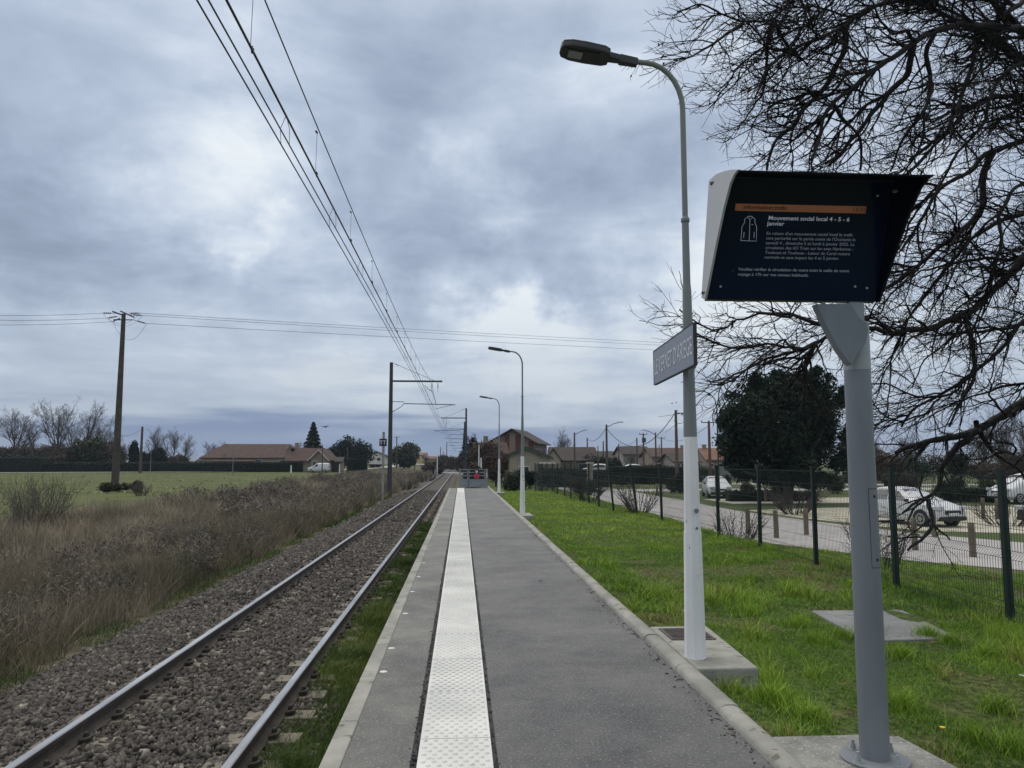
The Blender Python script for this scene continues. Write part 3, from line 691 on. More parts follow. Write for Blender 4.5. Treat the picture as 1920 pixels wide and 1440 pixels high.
# pale tufts and clods scattered over the field
acc = Acc(); n = 9000
y = rng.uniform(24, 150, n)**1.0; x = rng.uniform(-1, 0, n)*(.62*y)-15.0
k = (rng.random(n) < ss(.50, .68, fbm(x, y, .12, 31)+.10*ss(-30, -22, x)*(y < 60))*.8+.05) & (x < brush_w(y)-.4); x, y = x[k], y[k]; n = len(x)
acc.add(*blades(n, x, y, gz(x, y), rng.uniform(.05, .22, n), rng.uniform(.04, .22, n), rng.uniform(.3, 1.4, n), 1, np.clip(rng.normal(.97, .1, n), 0, 1)))
stuff(acc.build('field_tufts', 'weed'), 'pale tufts dotted over the green field', 'tufts')
# ------------------------------------------------------------------ trees
class Tubes:
    def __init__(s): s.V = []; s.F = []; s.o = 0
    def add(s, P, r, n=4):
        P = np.asarray(P, float); m = len(P); r = np.broadcast_to(r, (m,))
        T = np.gradient(P, axis=0); T /= np.linalg.norm(T, axis=1, keepdims=True)+1e-9
        ref = np.array([.31, .42, .85]) if abs(T[0, 2]) < .8 else np.array([1., .2, .1])
        A = np.cross(T, ref); A /= np.linalg.norm(A, axis=1, keepdims=True)+1e-9; B = np.cross(A, T)
        an = np.arange(n)*2*math.pi/n
        V = P[:, None, :]+(A[:, None, :]*np.cos(an)[None, :, None]+B[:, None, :]*np.sin(an)[None, :, None])*r[:, None, None]
        k = np.arange(m-1)[:, None]; j = np.arange(n)[None, :]
        F = np.stack(np.broadcast_arrays(k*n+j, k*n+(j+1) % n, (k+1)*n+(j+1) % n, (k+1)*n+j), -1).reshape(-1, 4)
        s.V.append(V.reshape(-1, 3)); s.F.append(F+s.o); s.o += m*n
    def build(s, name, mname, parent=None): return npmesh(name, np.concatenate(s.V), np.concatenate(s.F), mname, parent, smooth=True)
def resample(P, step):
    P = np.asarray(P, float); d = np.r_[0, np.cumsum(np.linalg.norm(np.diff(P, axis=0), axis=1))]
    n = max(3, int(d[-1]/step)+1); t = np.linspace(0, d[-1], n)
    # smooth with a Catmull-like blend
    Q = np.stack([np.interp(t, d, P[:, i]) for i in range(3)], 1)
    for _ in range(2): Q[1:-1] = .25*Q[:-2]+.5*Q[1:-1]+.25*Q[2:]
    return Q
def grow(start, d, length, steps, wig, pull, pk, up_end=0.):
    P = [start]; d = d/np.linalg.norm(d); st = length/steps
    for i in range(steps):
        d = d+rng.normal(0, wig, 3)+pull*pk; 
        if up_end and i > steps*.6: d = d+np.array([0, 0, up_end])
        d /= np.linalg.norm(d); P.append(P[-1]+d*st)
    return np.array(P)
def side(d, ang):
    a = np.cross(d, rng.normal(size=3)); a /= np.linalg.norm(a)+1e-9
    return d*math.cos(ang)+a*math.sin(ang)

# the large bare tree whose trunk stands beyond the fence, right of the picture
TR = np.array(at(2110, 940, 12.2)); 
def tp(z, dx=0, dy=0): return (TR[0]+dx-.12*max(0, z-2), TR[1]+dy-.1*z, z)
limbs = [  # (points px, py, depth), start radius px at depth, end radius
 ([(1960, 62, 11.0), (1920, 58, 10.6), (1871, 51, 10.2), (1808, 46, 9.8), (1754, 58, 9.6), (1710, 83, 9.5), (1662, 114, 9.4), (1623, 146, 9.3), (1589, 168, 9.2), (1560, 190, 9.1), (1540, 224, 9.0), (1540, 262, 8.9), (1521, 300, 8.8)], 11, 3, 6.2),
 ([(1800, -60, 10.5), (1735, -2, 10.0), (1676, 0, 9.8), (1613, 24, 9.6), (1584, 49, 9.5), (1550, 68, 9.3), (1511, 80, 9.1), (1482, 95, 8.9), (1453, 112, 8.8), (1433, 136, 8.7), (1419, 175, 8.6)], 8, 2, 7),
 ([(1584, 49, 9.5), (1589, 87, 9.6), (1574, 117, 9.6), (1560, 141, 9.7), (1540, 170, 9.7), (1511, 204, 9.7), (1487, 238, 9.6), (1462, 258, 9.5), (1443, 280, 9.4), (1438, 318, 9.3)], 6, 2.5, 0),
 ([(1560, -70, 9.6), (1484, 0, 9.2), (1467, 22, 9.1), (1450, 36, 9.0), (1428, 39, 8.9), (1394, 44, 8.7), (1360, 29, 8.6), (1336, 15, 8.5), (1307, 10, 8.4), (1270, 22, 8.3)], 6.5, 1.5, 7.3),
 ([(1450, 36, 9.0), (1443, 73, 9.0), (1433, 107, 9.1), (1438, 141, 9.1), (1428, 185, 9.0), (1409, 209, 9.0), (1385, 243, 8.9)], 4, 1.2, 0),
 ([(1394, 44, 8.7), (1360, 63, 8.6), (1326, 88, 8.5), (1297, 107, 8.4), (1262, 112, 8.3)], 3.6, 1.0, 0),
 ([(1450, 36, 9.0), (1458, 63, 9.0), (1482, 88, 9.1), (1512, 120, 9.2)], 3, 1.5, 0),
 ([(1715, 75, 9.5), (1706, 107, 9.6), (1706, 136, 9.7), (1667, 175, 9.8), (1638, 214, 9.8), (1618, 238, 9.8), (1589, 272, 9.7), (1555, 310, 9.6)], 6.5, 3, 0),
 ([(1560, 190, 9.1), (1569, 214, 9.2), (1603, 243, 9.3), (1620, 277, 9.4), (1613, 320, 9.5)], 4, 2, 0),
 ([(1985, -60, 11.3), (1920, 0, 10.8), (1881, 29, 10.5), (1847, 58, 10.3), (1827, 97, 10.2), (1817, 146, 10.1), (1798, 194, 10.0), (1774, 253, 9.8), (1735, 292, 9.7), (1700, 330, 9.6), (1650, 380, 9.5)], 8, 2.5, 6.6),
 ([(1965, 190, 11.2), (1920, 185, 10.9), (1871, 180, 10.6), (1832, 190, 10.4), (1793, 228, 10.2), (1749, 272, 10.0), (1706, 300, 9.9)], 8, 3, 5.0),
 ([(1965, 260, 11.4), (1920, 262, 11.0), (1881, 277, 10.8), (1847, 287, 10.6), (1822, 321, 10.5), (1783, 340, 10.3), (1749, 369, 10.2), (1722, 420, 10.1), (1690, 470, 10.0)], 8.5, 2.5, 4.5),
 ([(1861, 287, 10.7), (1842, 340, 10.7), (1847, 389, 10.7), (1822, 418, 10.6), (1783, 447, 10.5), (1735, 486, 10.4), (1686, 525, 10.2), (1640, 560, 10.1)], 7, 2.5, 0),
 ([(1980, 430, 11.0), (1920, 486, 10.3), (1881, 525, 10.0), (1832, 578, 9.8), (1783, 603, 9.6), (1725, 617, 9.5), (1676, 625, 9.4), (1632, 617, 9.3), (1600, 612, 9.2), (1560, 622, 9.1), (1528, 643, 9.0), (1494, 657, 8.9), (1440, 672, 8.8), (1390, 694, 8.7), (1345, 722, 8.6)], 12, 1.5, 3.8),
 ([(1575, 618, 9.1), (1542, 613, 9.1), (1510, 598, 9.1), (1482, 582, 9.1), (1440, 590, 9.1), (1400, 585, 9.0)], 5, 1.2, 0),
 ([(1528, 643, 9.0), (1505, 690, 9.0), (1515, 730, 9.1), (1500, 770, 9.1)], 5, 1.5, 0),
 ([(1808, 590, 9.7), (1822, 632, 9.8), (1832, 700, 9.9), (1800, 760, 10.0), (1780, 800, 10.0)], 5, 2, 0),
 ([(1990, 690, 12.0), (1950, 730, 12.0), (1916, 760, 12.0), (1891, 772, 12.0), (1852, 795, 11.9), (1832, 811, 11.9), (1803, 816, 11.8), (1764, 822, 11.7), (1735, 828, 11.7), (1702, 838, 11.6), (1680, 850, 11.6)], 13, 4, 2.6),
 ([(1823, 818, 11.8), (1793, 838, 11.8), (1774, 865, 11.8), (1762, 884, 11.8), (1766, 908, 11.8), (1758, 925, 11.8), (1735, 933, 11.8), (1712, 947, 11.7), (1692, 962, 11.7)], 7, 2, 0),
 ([(1741, 935, 11.8), (1747, 964, 11.8), (1751, 988, 11.7), (1739, 1005, 11.7), (1721, 1017, 11.6), (1702, 1032, 11.6)], 4.5, 2.2, 0),
 ([(1751, 985, 11.7), (1768, 1000, 11.8), (1782, 1013, 11.8)], 2.5, 1.2, 0),
 ([(1975, 400, 11.2), (1920, 400, 10.8), (1880, 412, 10.6), (1840, 432, 10.5), (1800, 470, 10.4), (1760, 520, 10.3), (1730, 560, 10.2), (1700, 595, 10.1), (1690, 650, 10.1)], 7, 2, 3.6),
 ([(1975, 590, 11.5), (1920, 600, 11.2), (1890, 640, 11.1), (1850, 680, 11.0), (1800, 720, 11.0), (1760, 742, 10.9), (1715, 762, 10.9), (1690, 800, 10.9)], 7, 2, 3.0),
 ([(1960, 330, 10.3), (1905, 350, 10.0), (1870, 400, 9.9), (1880, 460, 9.8), (1860, 520, 9.8), (1850, 570, 9.8)], 6, 2.5, 4.2),
 ([(1930, 110, 10.4), (1890, 130, 10.2), (1860, 170, 10.2), (1845, 230, 10.2), (1800, 280, 10.1), (1770, 330, 10.1), (1745, 400, 10.0)], 6, 2, 5.5),
 ([(1754, 58, 9.6), (1735, 100, 9.7), (1750, 150, 9.8), (1735, 210, 9.8), (1690, 260, 9.8), (1670, 320, 9.7)], 5, 2, 0),
 ([(1640, -60, 10), (1590, -20, 9.8), (1545, 15, 9.6), (1520, 45, 9.5), (1480, 60, 9.3), (1420, 95, 9.2), (1380, 130, 9.1), (1345, 180, 9.0)], 4.5, 1.2, 7.2),
 ([(1830, 790, 11.9), (1850, 840, 12.1), (1900, 870, 12.3), (1930, 905, 12.4)], 5, 2, 0),
]
t = thing('bare_tree', 'big spreading leafless tree with drooping dark branches behind the wire fence and the screen', 'tree', tuple(TR[:2])+(float(gz(TR[0], TR[1])),))
T0 = np.array(t.location)
tt = Tubes(); zs_ = np.linspace(-1.0, 7.6, 16)
tr_pts = np.array([tp(z, .07*math.sin(z*1.3), .06*math.cos(z)) for z in zs_])
tt.add(tr_pts-T0, np.interp(zs_, [-1, -.6, 0.5, 3, 7.6], [.46, .36, .29, .24, .11]), 12)
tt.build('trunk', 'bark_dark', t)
big = Tubes(); tw = Tubes(); starts = []
for pts, r0, r1, zt in limbs:
    P = [np.array(at(*q)) for q in pts]
    if zt:
        base = np.array(tp(zt)); midp = .5*(base+P[0])+np.array([0, 0, .25]); P = [base, midp]+P
    P = resample(P, .10); n = len(P); P[1:-1] += np.stack([np.convolve(rng.normal(0, .018, n), np.ones(3)/3, 'same') for _ in range(3)], 1)[1:-1]
    D = pts[0][2]; rad = np.linspace(r0*D/1440, r1*pts[-1][2]/1440, n)*1.02
    if zt: rad[:6] = np.maximum(rad[:6], rad[0]*1.15)
    rad = rad*rng.uniform(.92, 1.1, n)
    big.add(P-T0, rad, 8); starts.append((P, rad))
bias = np.array([-.55, -.12, -.16])
def branchlets(P, rad, level):
    n = len(P); seglen = np.linalg.norm(P[-1]-P[0])
    L_ = np.linalg.norm(np.diff(P, axis=0), axis=1).sum()
    if level == 0: cnt = int(L_*5.9*(.45 if P[n//2][2] < 1.75 and P[n//2][0]/P[n//2][1] > .5 else (1.7 if P[-1][0]/P[-1][1] < .47 and P[-1][2] < 3.4 else (1.35 if P[-1][0]/P[-1][1] < .5 else 1))))
    elif level == 1: cnt = int(L_*7)
    else: cnt = int(L_*7)
    for c in range(cnt):
        f = rng.random() if level == 0 else rng.uniform(.12, 1)
        i = min(n-2, int(f*(n-1))); s_ = P[i]
        if level == 0 and (s_[1] > 14 or s_[2] < .3): continue
        d = P[i+1]-P[i]; d /= np.linalg.norm(d)+1e-9
        if level == 0:
            ln = rng.uniform(.45, 1.4)*(1.15-.35*f)*(1 if s_[0]/s_[1] > .46 else .62); d2 = side(d, R(rng.uniform(28, 70)))+bias*.8
            Q = grow(s_, d2, ln, 9, .17, bias, .06, .05); r_ = np.linspace(min(rad[i]*.65, .017), .0042, len(Q)); tw.add(Q-T0, r_, 4); branchlets(Q, r_, 1)
        elif level == 1:
            ln = rng.uniform(.16, .62)*(1.1-.5*f); d2 = side(d, R(rng.uniform(25, 62)))+bias*.35
            Q = grow(s_, d2, ln, 5, .20, np.array([-.2, 0, .1]), .10); r_ = np.linspace(min(rad[i]*.7, .0052), .0024, len(Q)); tw.add(Q-T0, r_, 3)
            if rng.random() < .75: branchlets(Q, r_, 2)
        else:
            ln = rng.uniform(.06, .24); d2 = side(d, R(rng.uniform(25, 60)))
            Q = grow(s_, d2, ln, 3, .18, np.array([-.1, 0, .2]), .10); tw.add(Q-T0, np.linspace(.0028, .0019, len(Q)), 3)
subs = []
for P, rad in starts:      # secondary limbs sweeping down and to the left
    n = len(P); L_ = np.linalg.norm(np.diff(P, axis=0), axis=1).sum()
    for c in range(int(L_*.85)):
        i = rng.integers(2, n-3)
        lf = P[i][0]/P[i][1]
        if P[i][1] > 13.5 or lf < .45: continue
        d = P[i+1]-P[i]; d /= np.linalg.norm(d); d2 = side(d, R(rng.uniform(30, 65)))+bias*1.1
        Q = grow(P[i], d2, rng.uniform(1.0, 2.3), 18, .20, bias+np.array([0, 0, -.1]), .045, .03); r_ = np.linspace(min(rad[i]*.75, .032), .009, len(Q)); big.add(Q-T0, r_, 6); subs.append((Q, r_))
for P, rad in starts+subs: branchlets(P, rad, 0)
print('twigs verts', tw.o)
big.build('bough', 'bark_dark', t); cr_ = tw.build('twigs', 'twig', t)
allv = np.concatenate(tw.V)[::9]; pick = allv[rng.choice(len(allv), 1500)]
v, f, ti = leafcloud(1500, np.zeros((1, 3)), np.ones((1, 3))*.03, .026, .35); v = v+np.repeat(pick[:len(v)//4], 4, axis=0)
npmesh('dry_catkin', v, f, 'leaf_brown', t, tint=ti)

def bare_tree(name, label, loc, H, spread, seed, group=None, levels=3, dens=1.0, vase=.5, trunk_h=.22, r0=.018, mname='bark_far'):
    global rng
    keep = rng; rng = np.random.default_rng(seed)
    t = thing(name, label, 'tree', loc, 0, group); T = Tubes(); K = Tubes()
    tr = grow(np.zeros(3)+np.array([0, 0, -.3]), np.array([0, 0, 1.]), H*.55, 10, .03, np.array([0, 0, 1.]), .15); T.add(tr, np.linspace(H*r0, H*r0*.3, len(tr)), 7)
    def rec(P, r, lvl, ln):
        n = len(P); cnt = int((13, 8, 6, 4)[lvl]*dens)
        for c in range(cnt):
            f = rng.uniform(trunk_h if lvl == 0 else .2, 1); i = min(n-2, int(f*(n-1))); d = P[i+1]-P[i]; d /= np.linalg.norm(d)
            l2 = ln*rng.uniform(.75, 1.1)*(1.05-.1*f if lvl == 0 else 1.1-.4*f)
            d2 = side(d, R(rng.uniform(8, 58)*spread if lvl == 0 else rng.uniform(18, 50)))
            Q = grow(P[i], d2, l2, 7 if lvl < 2 else 4, .05, np.array([0, 0, 1.]), .075*vase)
            rr = np.linspace(max(r[i]*.55, H*.0007), max(r[i]*.2, H*.0004), len(Q)); K.add(Q, rr, 5 if lvl == 0 else 3)
            if lvl+1 < levels: rec(Q, rr, lvl+1, l2*.50)
    rec(tr, np.linspace(H*r0, H*r0*.3, len(tr)), 0, H*.46)
    T.build('trunk', mname, t); K.build('crown', mname, t); rng = keep; freeze(t); return t
def leaf_tree(name, label, loc, cen, rad, n, size, mname, trunk=None, group=None, hole=.38, mu=.5, shell=.35, cat='tree', seed=3, limbs_=6, core=False):
    global rng
    keep = rng; rng = np.random.default_rng(seed)
    t = thing(name, label, cat, loc, 0, group)
    tw_ = mname in ('leaf_brown', 'leaf_red'); v, f, ti = leafcloud(int(n*1.6) if tw_ else n, cen, rad, size*(.75 if tw_ else 1), mu, shell=.8 if tw_ else shell, hole=0 if tw_ else hole, droop=.2, aspect=7 if tw_ else 2); npmesh('crown', v, f, mname, t, tint=ti)
    if trunk:
        T = Tubes(); hgt, r_ = trunk; P = grow(np.array([0, 0, -.3]), np.array([0, 0, 1.]), hgt, 6, .05, np.array([0, 0, 1.]), .1); T.add(P, np.linspace(r_, r_*.6, len(P)), 8)
        for k in range(limbs_):
            c = np.asarray(cen)[rng.integers(len(cen))]; s_ = P[rng.integers(len(P)//2, len(P))]; Q = resample([s_, .5*(s_+c)+np.array([0, 0, -.1*hgt]), c], hgt*.12); T.add(Q, np.linspace(r_*.5, r_*.15, len(Q)), 5)
        T.build('trunk', 'bark', t)
    rng = keep; freeze(t); return t

# round evergreen in the car park
Dv = 46.0; c0 = at(1475, 930, Dv); s_ = Dv/1440
cen = []; rad = []
for (px, py, rx, ry) in ((1400, 780, 52, 50), (1465, 745, 70, 50), (1530, 760, 52, 62), (1385, 830, 40, 42), (1440, 820, 75, 58), (1520, 830, 60, 52), (1395, 868, 33, 24), (1480, 868, 52, 26), (1545, 800, 38, 50), (1545, 720, 22, 22), (1500, 715, 30, 24), (1430, 722, 26, 20), (1365, 790, 22, 34), (1560, 860, 26, 28), (1478, 892, 22, 18), (1372, 748, 16, 15), (1350, 830, 14, 20), (1412, 700+12, 14, 12), (1470, 702, 20, 14), (1522, 698, 14, 12), (1572, 745, 14, 22), (1582, 820, 16, 26), (1366, 880, 14, 12), (1420, 893, 16, 10), (1530, 895, 20, 14), (1352, 790, 10, 12), (1440, 895, 34, 18), (1405, 890, 24, 16), (1510, 900, 34, 18), (1475, 915, 22, 16)):
    p = at(px, py, Dv); cen.append((p.x-c0.x, random.uniform(-1.2, 1.2), p.z+.95)); rad.append((rx*s_, max(rx, ry)*s_*.95, ry*s_))
leaf_tree('evergreen_tree', 'large dark round evergreen tree standing in the car park left of the screen post', (c0.x, Dv, -.95), cen, rad, 80000, .12, 'leaf_dark', (3.2, .36), hole=.31, mu=.45, shell=.55, seed=5)

# background trees on the left, beyond the long hedge
ta = bare_tree('bare_tree', 'tall bare tree with a full fan-shaped crown behind the hedge, left of the big pole', (-103, 182, -.45), 17.6, .75, 21, 'bare trees behind the hedge', 4, 1.05, .9, mname='bark_far')
tb_ = bare_tree('bare_tree', 'tall bare tree with pale upright limbs just left of the big leaning pole', (-92, 182, -.45), 17.2, .7, 33, 'bare trees behind the hedge', 4, 1.0, 1.0)
def lft(px, D): return at(px, 866, D).x
ta.scale = (1.3, 1.3, 1); tb_.scale = (1.25, 1.25, 1); ta.location.x = lft(104, 182); tb_.location.x = lft(163, 182)
for (px, D, s_, rz, src, lab) in ((25, 184, .92, 1.2, ta, 'leafless tree with a slim tall crown near the left picture edge behind the hedge'), (-30, 178, .9, 2.2, tb_, 'leafless tree cut by the left picture edge behind the hedge'), (60, 200, .78, 3.2, tb_, 'lower leafless tree between the two tall ones left of the big pole, behind the hedge'), (135, 205, .75, 4.0, ta, 'low leafless tree behind the pair of tall trees beside the big pole'), (196, 200, .72, .6, ta, 'leafless tree directly behind the big leaning pole'), (290, 200, .68, 2.0, tb_, 'leafless tree just right of the thin pole behind the hedge'), (325, 205, .62, 5.0, ta, 'leafless tree between the thin pole and the long red roof'), (345, 230, .60, 1.0, tb_, 'small leafless tree at the left end of the long red roof'), (395, 260, .58, .2, ta, 'small leafless tree rising behind the left part of the long red roof'), (425, 270, .55, 3.3, tb_, 'small leafless tree rising behind the ridge of the long red roof'), (235, 215, .5, 2.8, ta, 'small leafless tree right beside the big leaning pole'), (560, 215, .50, 1.9, tb_, 'leafless tree just left of the dark conifer'), (618, 200, .38, 4.4, ta, 'small leafless tree right of the dark conifer')):
    copy_tree(src, label=lab, loc=(lft(px, D), D, -.45), rz=rz, scale=(s_*1.3, s_*1.3, s_*random.uniform(.92, 1.06)))
def shrub_at(px, D, z0, wpx, hpx, mname, label, name='shrub', n=5000, size=None, hole=.0, mu=.5, grp=None, seed=1, parts=5, cat='shrub'):
    k = D/1440; rr = np.random.default_rng(seed); W = wpx*k; H = hpx*k
    cen = [((rr.random()-.5)*W*.62, (rr.random()-.5)*W*.4, H*rr.uniform(.35, .68)) for _ in range(parts)]; rad = [(W*rr.uniform(.24, .36), W*rr.uniform(.24, .36), H*rr.uniform(.30, .42)) for _ in range(parts)]
    return leaf_tree(name, label, (lft(px, D), D, z0), cen, rad, n, size or max(.05, D*.0016), mname, (H*.5, max(.03, H*.035)), grp, hole=hole, mu=mu, shell=.5, cat=cat, seed=seed)
for i, (px, D, w, h, mn, lab) in enumerate(((20, 172, 110, 45, 'leaf_brown', 'brown leafless thicket at the left picture edge above the hedge'), (95, 174, 90, 50, 'leaf_brown', 'brown thicket at the foot of the tall fan-shaped bare tree'), (160, 174, 80, 62, 'leaf_mid', 'ivy-green thicket at the foot of the pale upright bare tree'), (200, 176, 60, 56, 'leaf_brown', 'brown thicket just left of the big pole above the hedge'), (30, 166, 90, 34, 'hedge', 'dark evergreen bush swelling above the left end of the long hedge'), (247, 172, 22, 52, 'leaf_dark', 'narrow dark conifer between the big pole and the thin pole'), (290, 172, 42, 46, 'leaf_dark', 'dark clipped evergreen just right of the thin pole'), (263, 172, 26, 36, 'leaf_dark', 'small dark evergreen behind the thin pole'), (330, 190, 50, 26, 'leaf_brown', 'low brown thicket by the left end of the long red roof'), (545, 165, 22, 44, 'leaf_dark', 'dark bush against the wall left of the white van'), (555, 168, 24, 32, 'hedge', 'dark green shrub in front of the long house'), (633, 190, 52, 56, 'leaf_dark', 'dark dome-shaped tree left part of the pair behind the small hedge'), (667, 190, 56, 60, 'leaf_dark', 'dark dome-shaped tree, taller one, above the small hedge'), (758, 215, 50, 48, 'leaf_mid', 'loose grey-green tree right of the catenary mast'), (763, 200, 34, 22, 'leaf_dark', 'round dark bush below the loose grey-green tree'), (706, 245, 24, 20, 'leaf_mid', 'small bush beside the roof of the pale far house'))):
    shrub_at(px, D, -.45 if D < 200 else 0, w, h, mn, lab, n=6500, hole=.32 if 'loose' in lab or 'thicket' in lab else .12, seed=40+i, parts=7, cat='tree' if 'tree' in lab or 'conifer' in lab else 'shrub', name='evergreen_tree' if 'tree' in lab or 'conifer' in lab else 'shrub')
# spruce behind the gabled house
def conifer(label, px, D, z0, wpx, hpx, seed):
    rr = np.random.default_rng(seed); k = D/1440; H = hpx*k; W = wpx*k*.5; V = []; t = thing('conifer', label, 'tree', (lft(px, D), D, z0))
    T = Tubes(); T.add(np.array([(0, 0, 0), (0, 0, H*.5), (0, 0, H)]), np.array([H*.02, H*.012, H*.003]), 6); T.build('trunk', 'bark', t)
    n = 9000; f = rr.random(n)**.75; lay = np.floor(f*13)/13+rr.random(n)*.055; r_ = W*(1-lay)*np.sqrt(rr.random(n))*(.85+.3*rr.random(n)); a = rr.random(n)*6.28
    lobes = .60+.42*np.sin(a*4+np.floor(f*13)*2.3)**2*(.7+.5*vn(np.floor(f*13)*1.7, a*1.3, 1.)); r_ *= lobes
    z = H*(1-(1-lay)*.93)-r_*.28; z = H*(.08+.92*lay)-r_*.25
    p = np.stack([r_*np.cos(a), r_*np.sin(a), z], 1); d = np.stack([np.cos(a), np.sin(a), -.45+0*a], 1); b = np.cross(d, rr.normal(size=(n, 3))); b /= np.linalg.norm(b, axis=1, keepdims=True)
    s_ = H*.035; V = np.stack([p-d*s_, p+b*s_*.35, p+d*s_, p-b*s_*.35], 1).reshape(-1, 3)
    npmesh('crown', V, np.arange(4*n).reshape(n, 4), 'leaf_dark', t, tint=np.clip(rr.normal(.45, .2, n), 0, 1)); return t
conifer('tall dark spruce rising behind the red-roofed houses on the left', 586, 185, -.45, 66, 90, 3)
# long clipped hedges
def hedge(name, label, x0, x1, y0, th, z0, h, n, rz=0., mn='hedge', size=.16):
    t = thing(name, label, 'hedge', ((x0+x1)/2, y0, z0), rz); Lx = abs(x1-x0)
    mb = MB(); mb.box((0, 0, h*.48), (Lx-.1, th*.8, h*.92)); mb.build('core', mn, t, bevel=.1)
    p = np.stack([rng.uniform(-Lx/2, Lx/2, n), rng.uniform(-th/2, th/2, n), rng.uniform(0, h, n)], 1)
    f = rng.random(n); p[f < .6, 1] = -th/2+rng.normal(0, .04, (f < .6).sum()); p[f > .7, 2] = h+rng.normal(0, .05, (f > .7).sum())+.30*(vn(p[f > .7, 0], p[f > .7, 0]*0, .35)-.5)
    a = rng.normal(size=(n, 3)); a /= np.linalg.norm(a, axis=1, keepdims=True); b = np.cross(a, rng.normal(size=(n, 3))); b /= np.linalg.norm(b, axis=1, keepdims=True); s_ = size*rng.uniform(.5, 1.3, (n, 1))
    V = np.stack([p-a*s_*.6, p+b*s_*.4, p+a*s_*.6, p-b*s_*.4], 1).reshape(-1, 3)
    npmesh('foliage', V, np.arange(4*n).reshape(n, 4), mn, t, tint=np.clip(rng.normal(.5, .2, n), 0, 1)); return t
hedge('clipped_hedge', 'very long dark clipped hedge along the far edge of the green field', -118, lft(570, 162), 162, 1.4, -.45, 1.95, 26000)
hedge('clipped_hedge', 'dark swelling hedge, higher left end of the long field hedge', -125, lft(75, 160), 160.5, 1.6, -.45, 3.1, 9000)
hedge('clipped_hedge', 'short dark hedge right of the gabled house and the white van', lft(652, 170), lft(689, 170), 170, 1.6, -.4, 2.6, 5000)
# ------------------------------------------------------------------ railway mast, wires
CX = -2.25
def mess_z(y, a=-10., b=57.): 
    k = 0
    while y > b: a, b = b, b+48+.0*k; k += 1
    c = (a+b)/2; return 1.6+4.72+1.2*((y-c)/((b-a)/2))**2
def stag(y): return CX+.12*math.sin(y/57*math.pi)
def wire(name, label, pts, r, grp=None, cat='wire', n=5):
    o = MB().tube(pts, r, n).build(name, 'wire'); return tag(o, label, cat, grp)
ys = [-12+1.5*i for i in range(250)]
ys = [y for y in ys if y < 345]
wire('carrier_cable', 'uppermost sagging carrier cable of the overhead line above the track', [(stag(y)*.99+.02, y, mess_z(y)) for y in ys], .009)
wire('overhead_cable', 'thick middle cable of the overhead line above the track', [(stag(y)+.02, y, 5.83+.05*math.cos((y+10)/67*2*math.pi)) for y in ys], .014)
wire('contact_wire', 'lower left one of the two thin contact wires over the track', [(stag(y)-.04, y, 5.47) for y in ys], .009)
wire('contact_wire', 'lower right one of the two thin contact wires over the track', [(stag(y)+.055, y, 5.475) for y in ys], .009)
drp = None
for i, y in enumerate([7.7+3.45*k for k in range(0, 42)]):
    zt = mess_z(y); x = stag(y)
    if y < 57:
        mb = MB(); mb.tube([(x, y, 5.84), (x+.01, y, zt)], .0035, 4); mb.tube([(x+.02, y-.03, 5.86), (x+.02, y, 5.80), (x+.02, y+.03, 5.86)], .013, 5); mb.tube([(x, y-.04, zt-.01), (x, y+.04, zt)], .016, 5)
    else:
        mb = MB(); mb.tube([(x, y, 5.84), (x+.01, y, zt)], .005, 4)
    tag(mb.build('dropper', 'wire'), 'thin vertical dropper between the carrier cable and the thick middle cable', 'dropper', 'droppers of the overhead line')
for i, y in enumerate([5.9, 9.2, 12.6, 16, 22, 29, 36, 43]):
    x = stag(y); mb = MB(); mb.tube([(x+.02, y, 5.83), (x-.05, y+.02, 5.66), (x-.045, y+.06, 5.48)], .004, 4); mb.tube([(x+.02, y, 5.83), (x+.06, y+.03, 5.66), (x+.055, y+.06, 5.48)], .004, 4)
    tag(mb.build('wire_loop', 'wire'), 'small loop hanging the contact wires from the thick middle cable', 'hanger', 'loops hanging the contact wires')
def insul(mb, p, d, n=4, r=.055, pitch=.06):
    d = Vector(d).normalized(); p = Vector(p)
    for k in range(n): mb.tube([p+d*pitch*k, p+d*(pitch*k+.03)], [r, r*.6], 8)
    mb.tube([p-d*.05, p+d*(pitch*n+.05)], .012, 5)
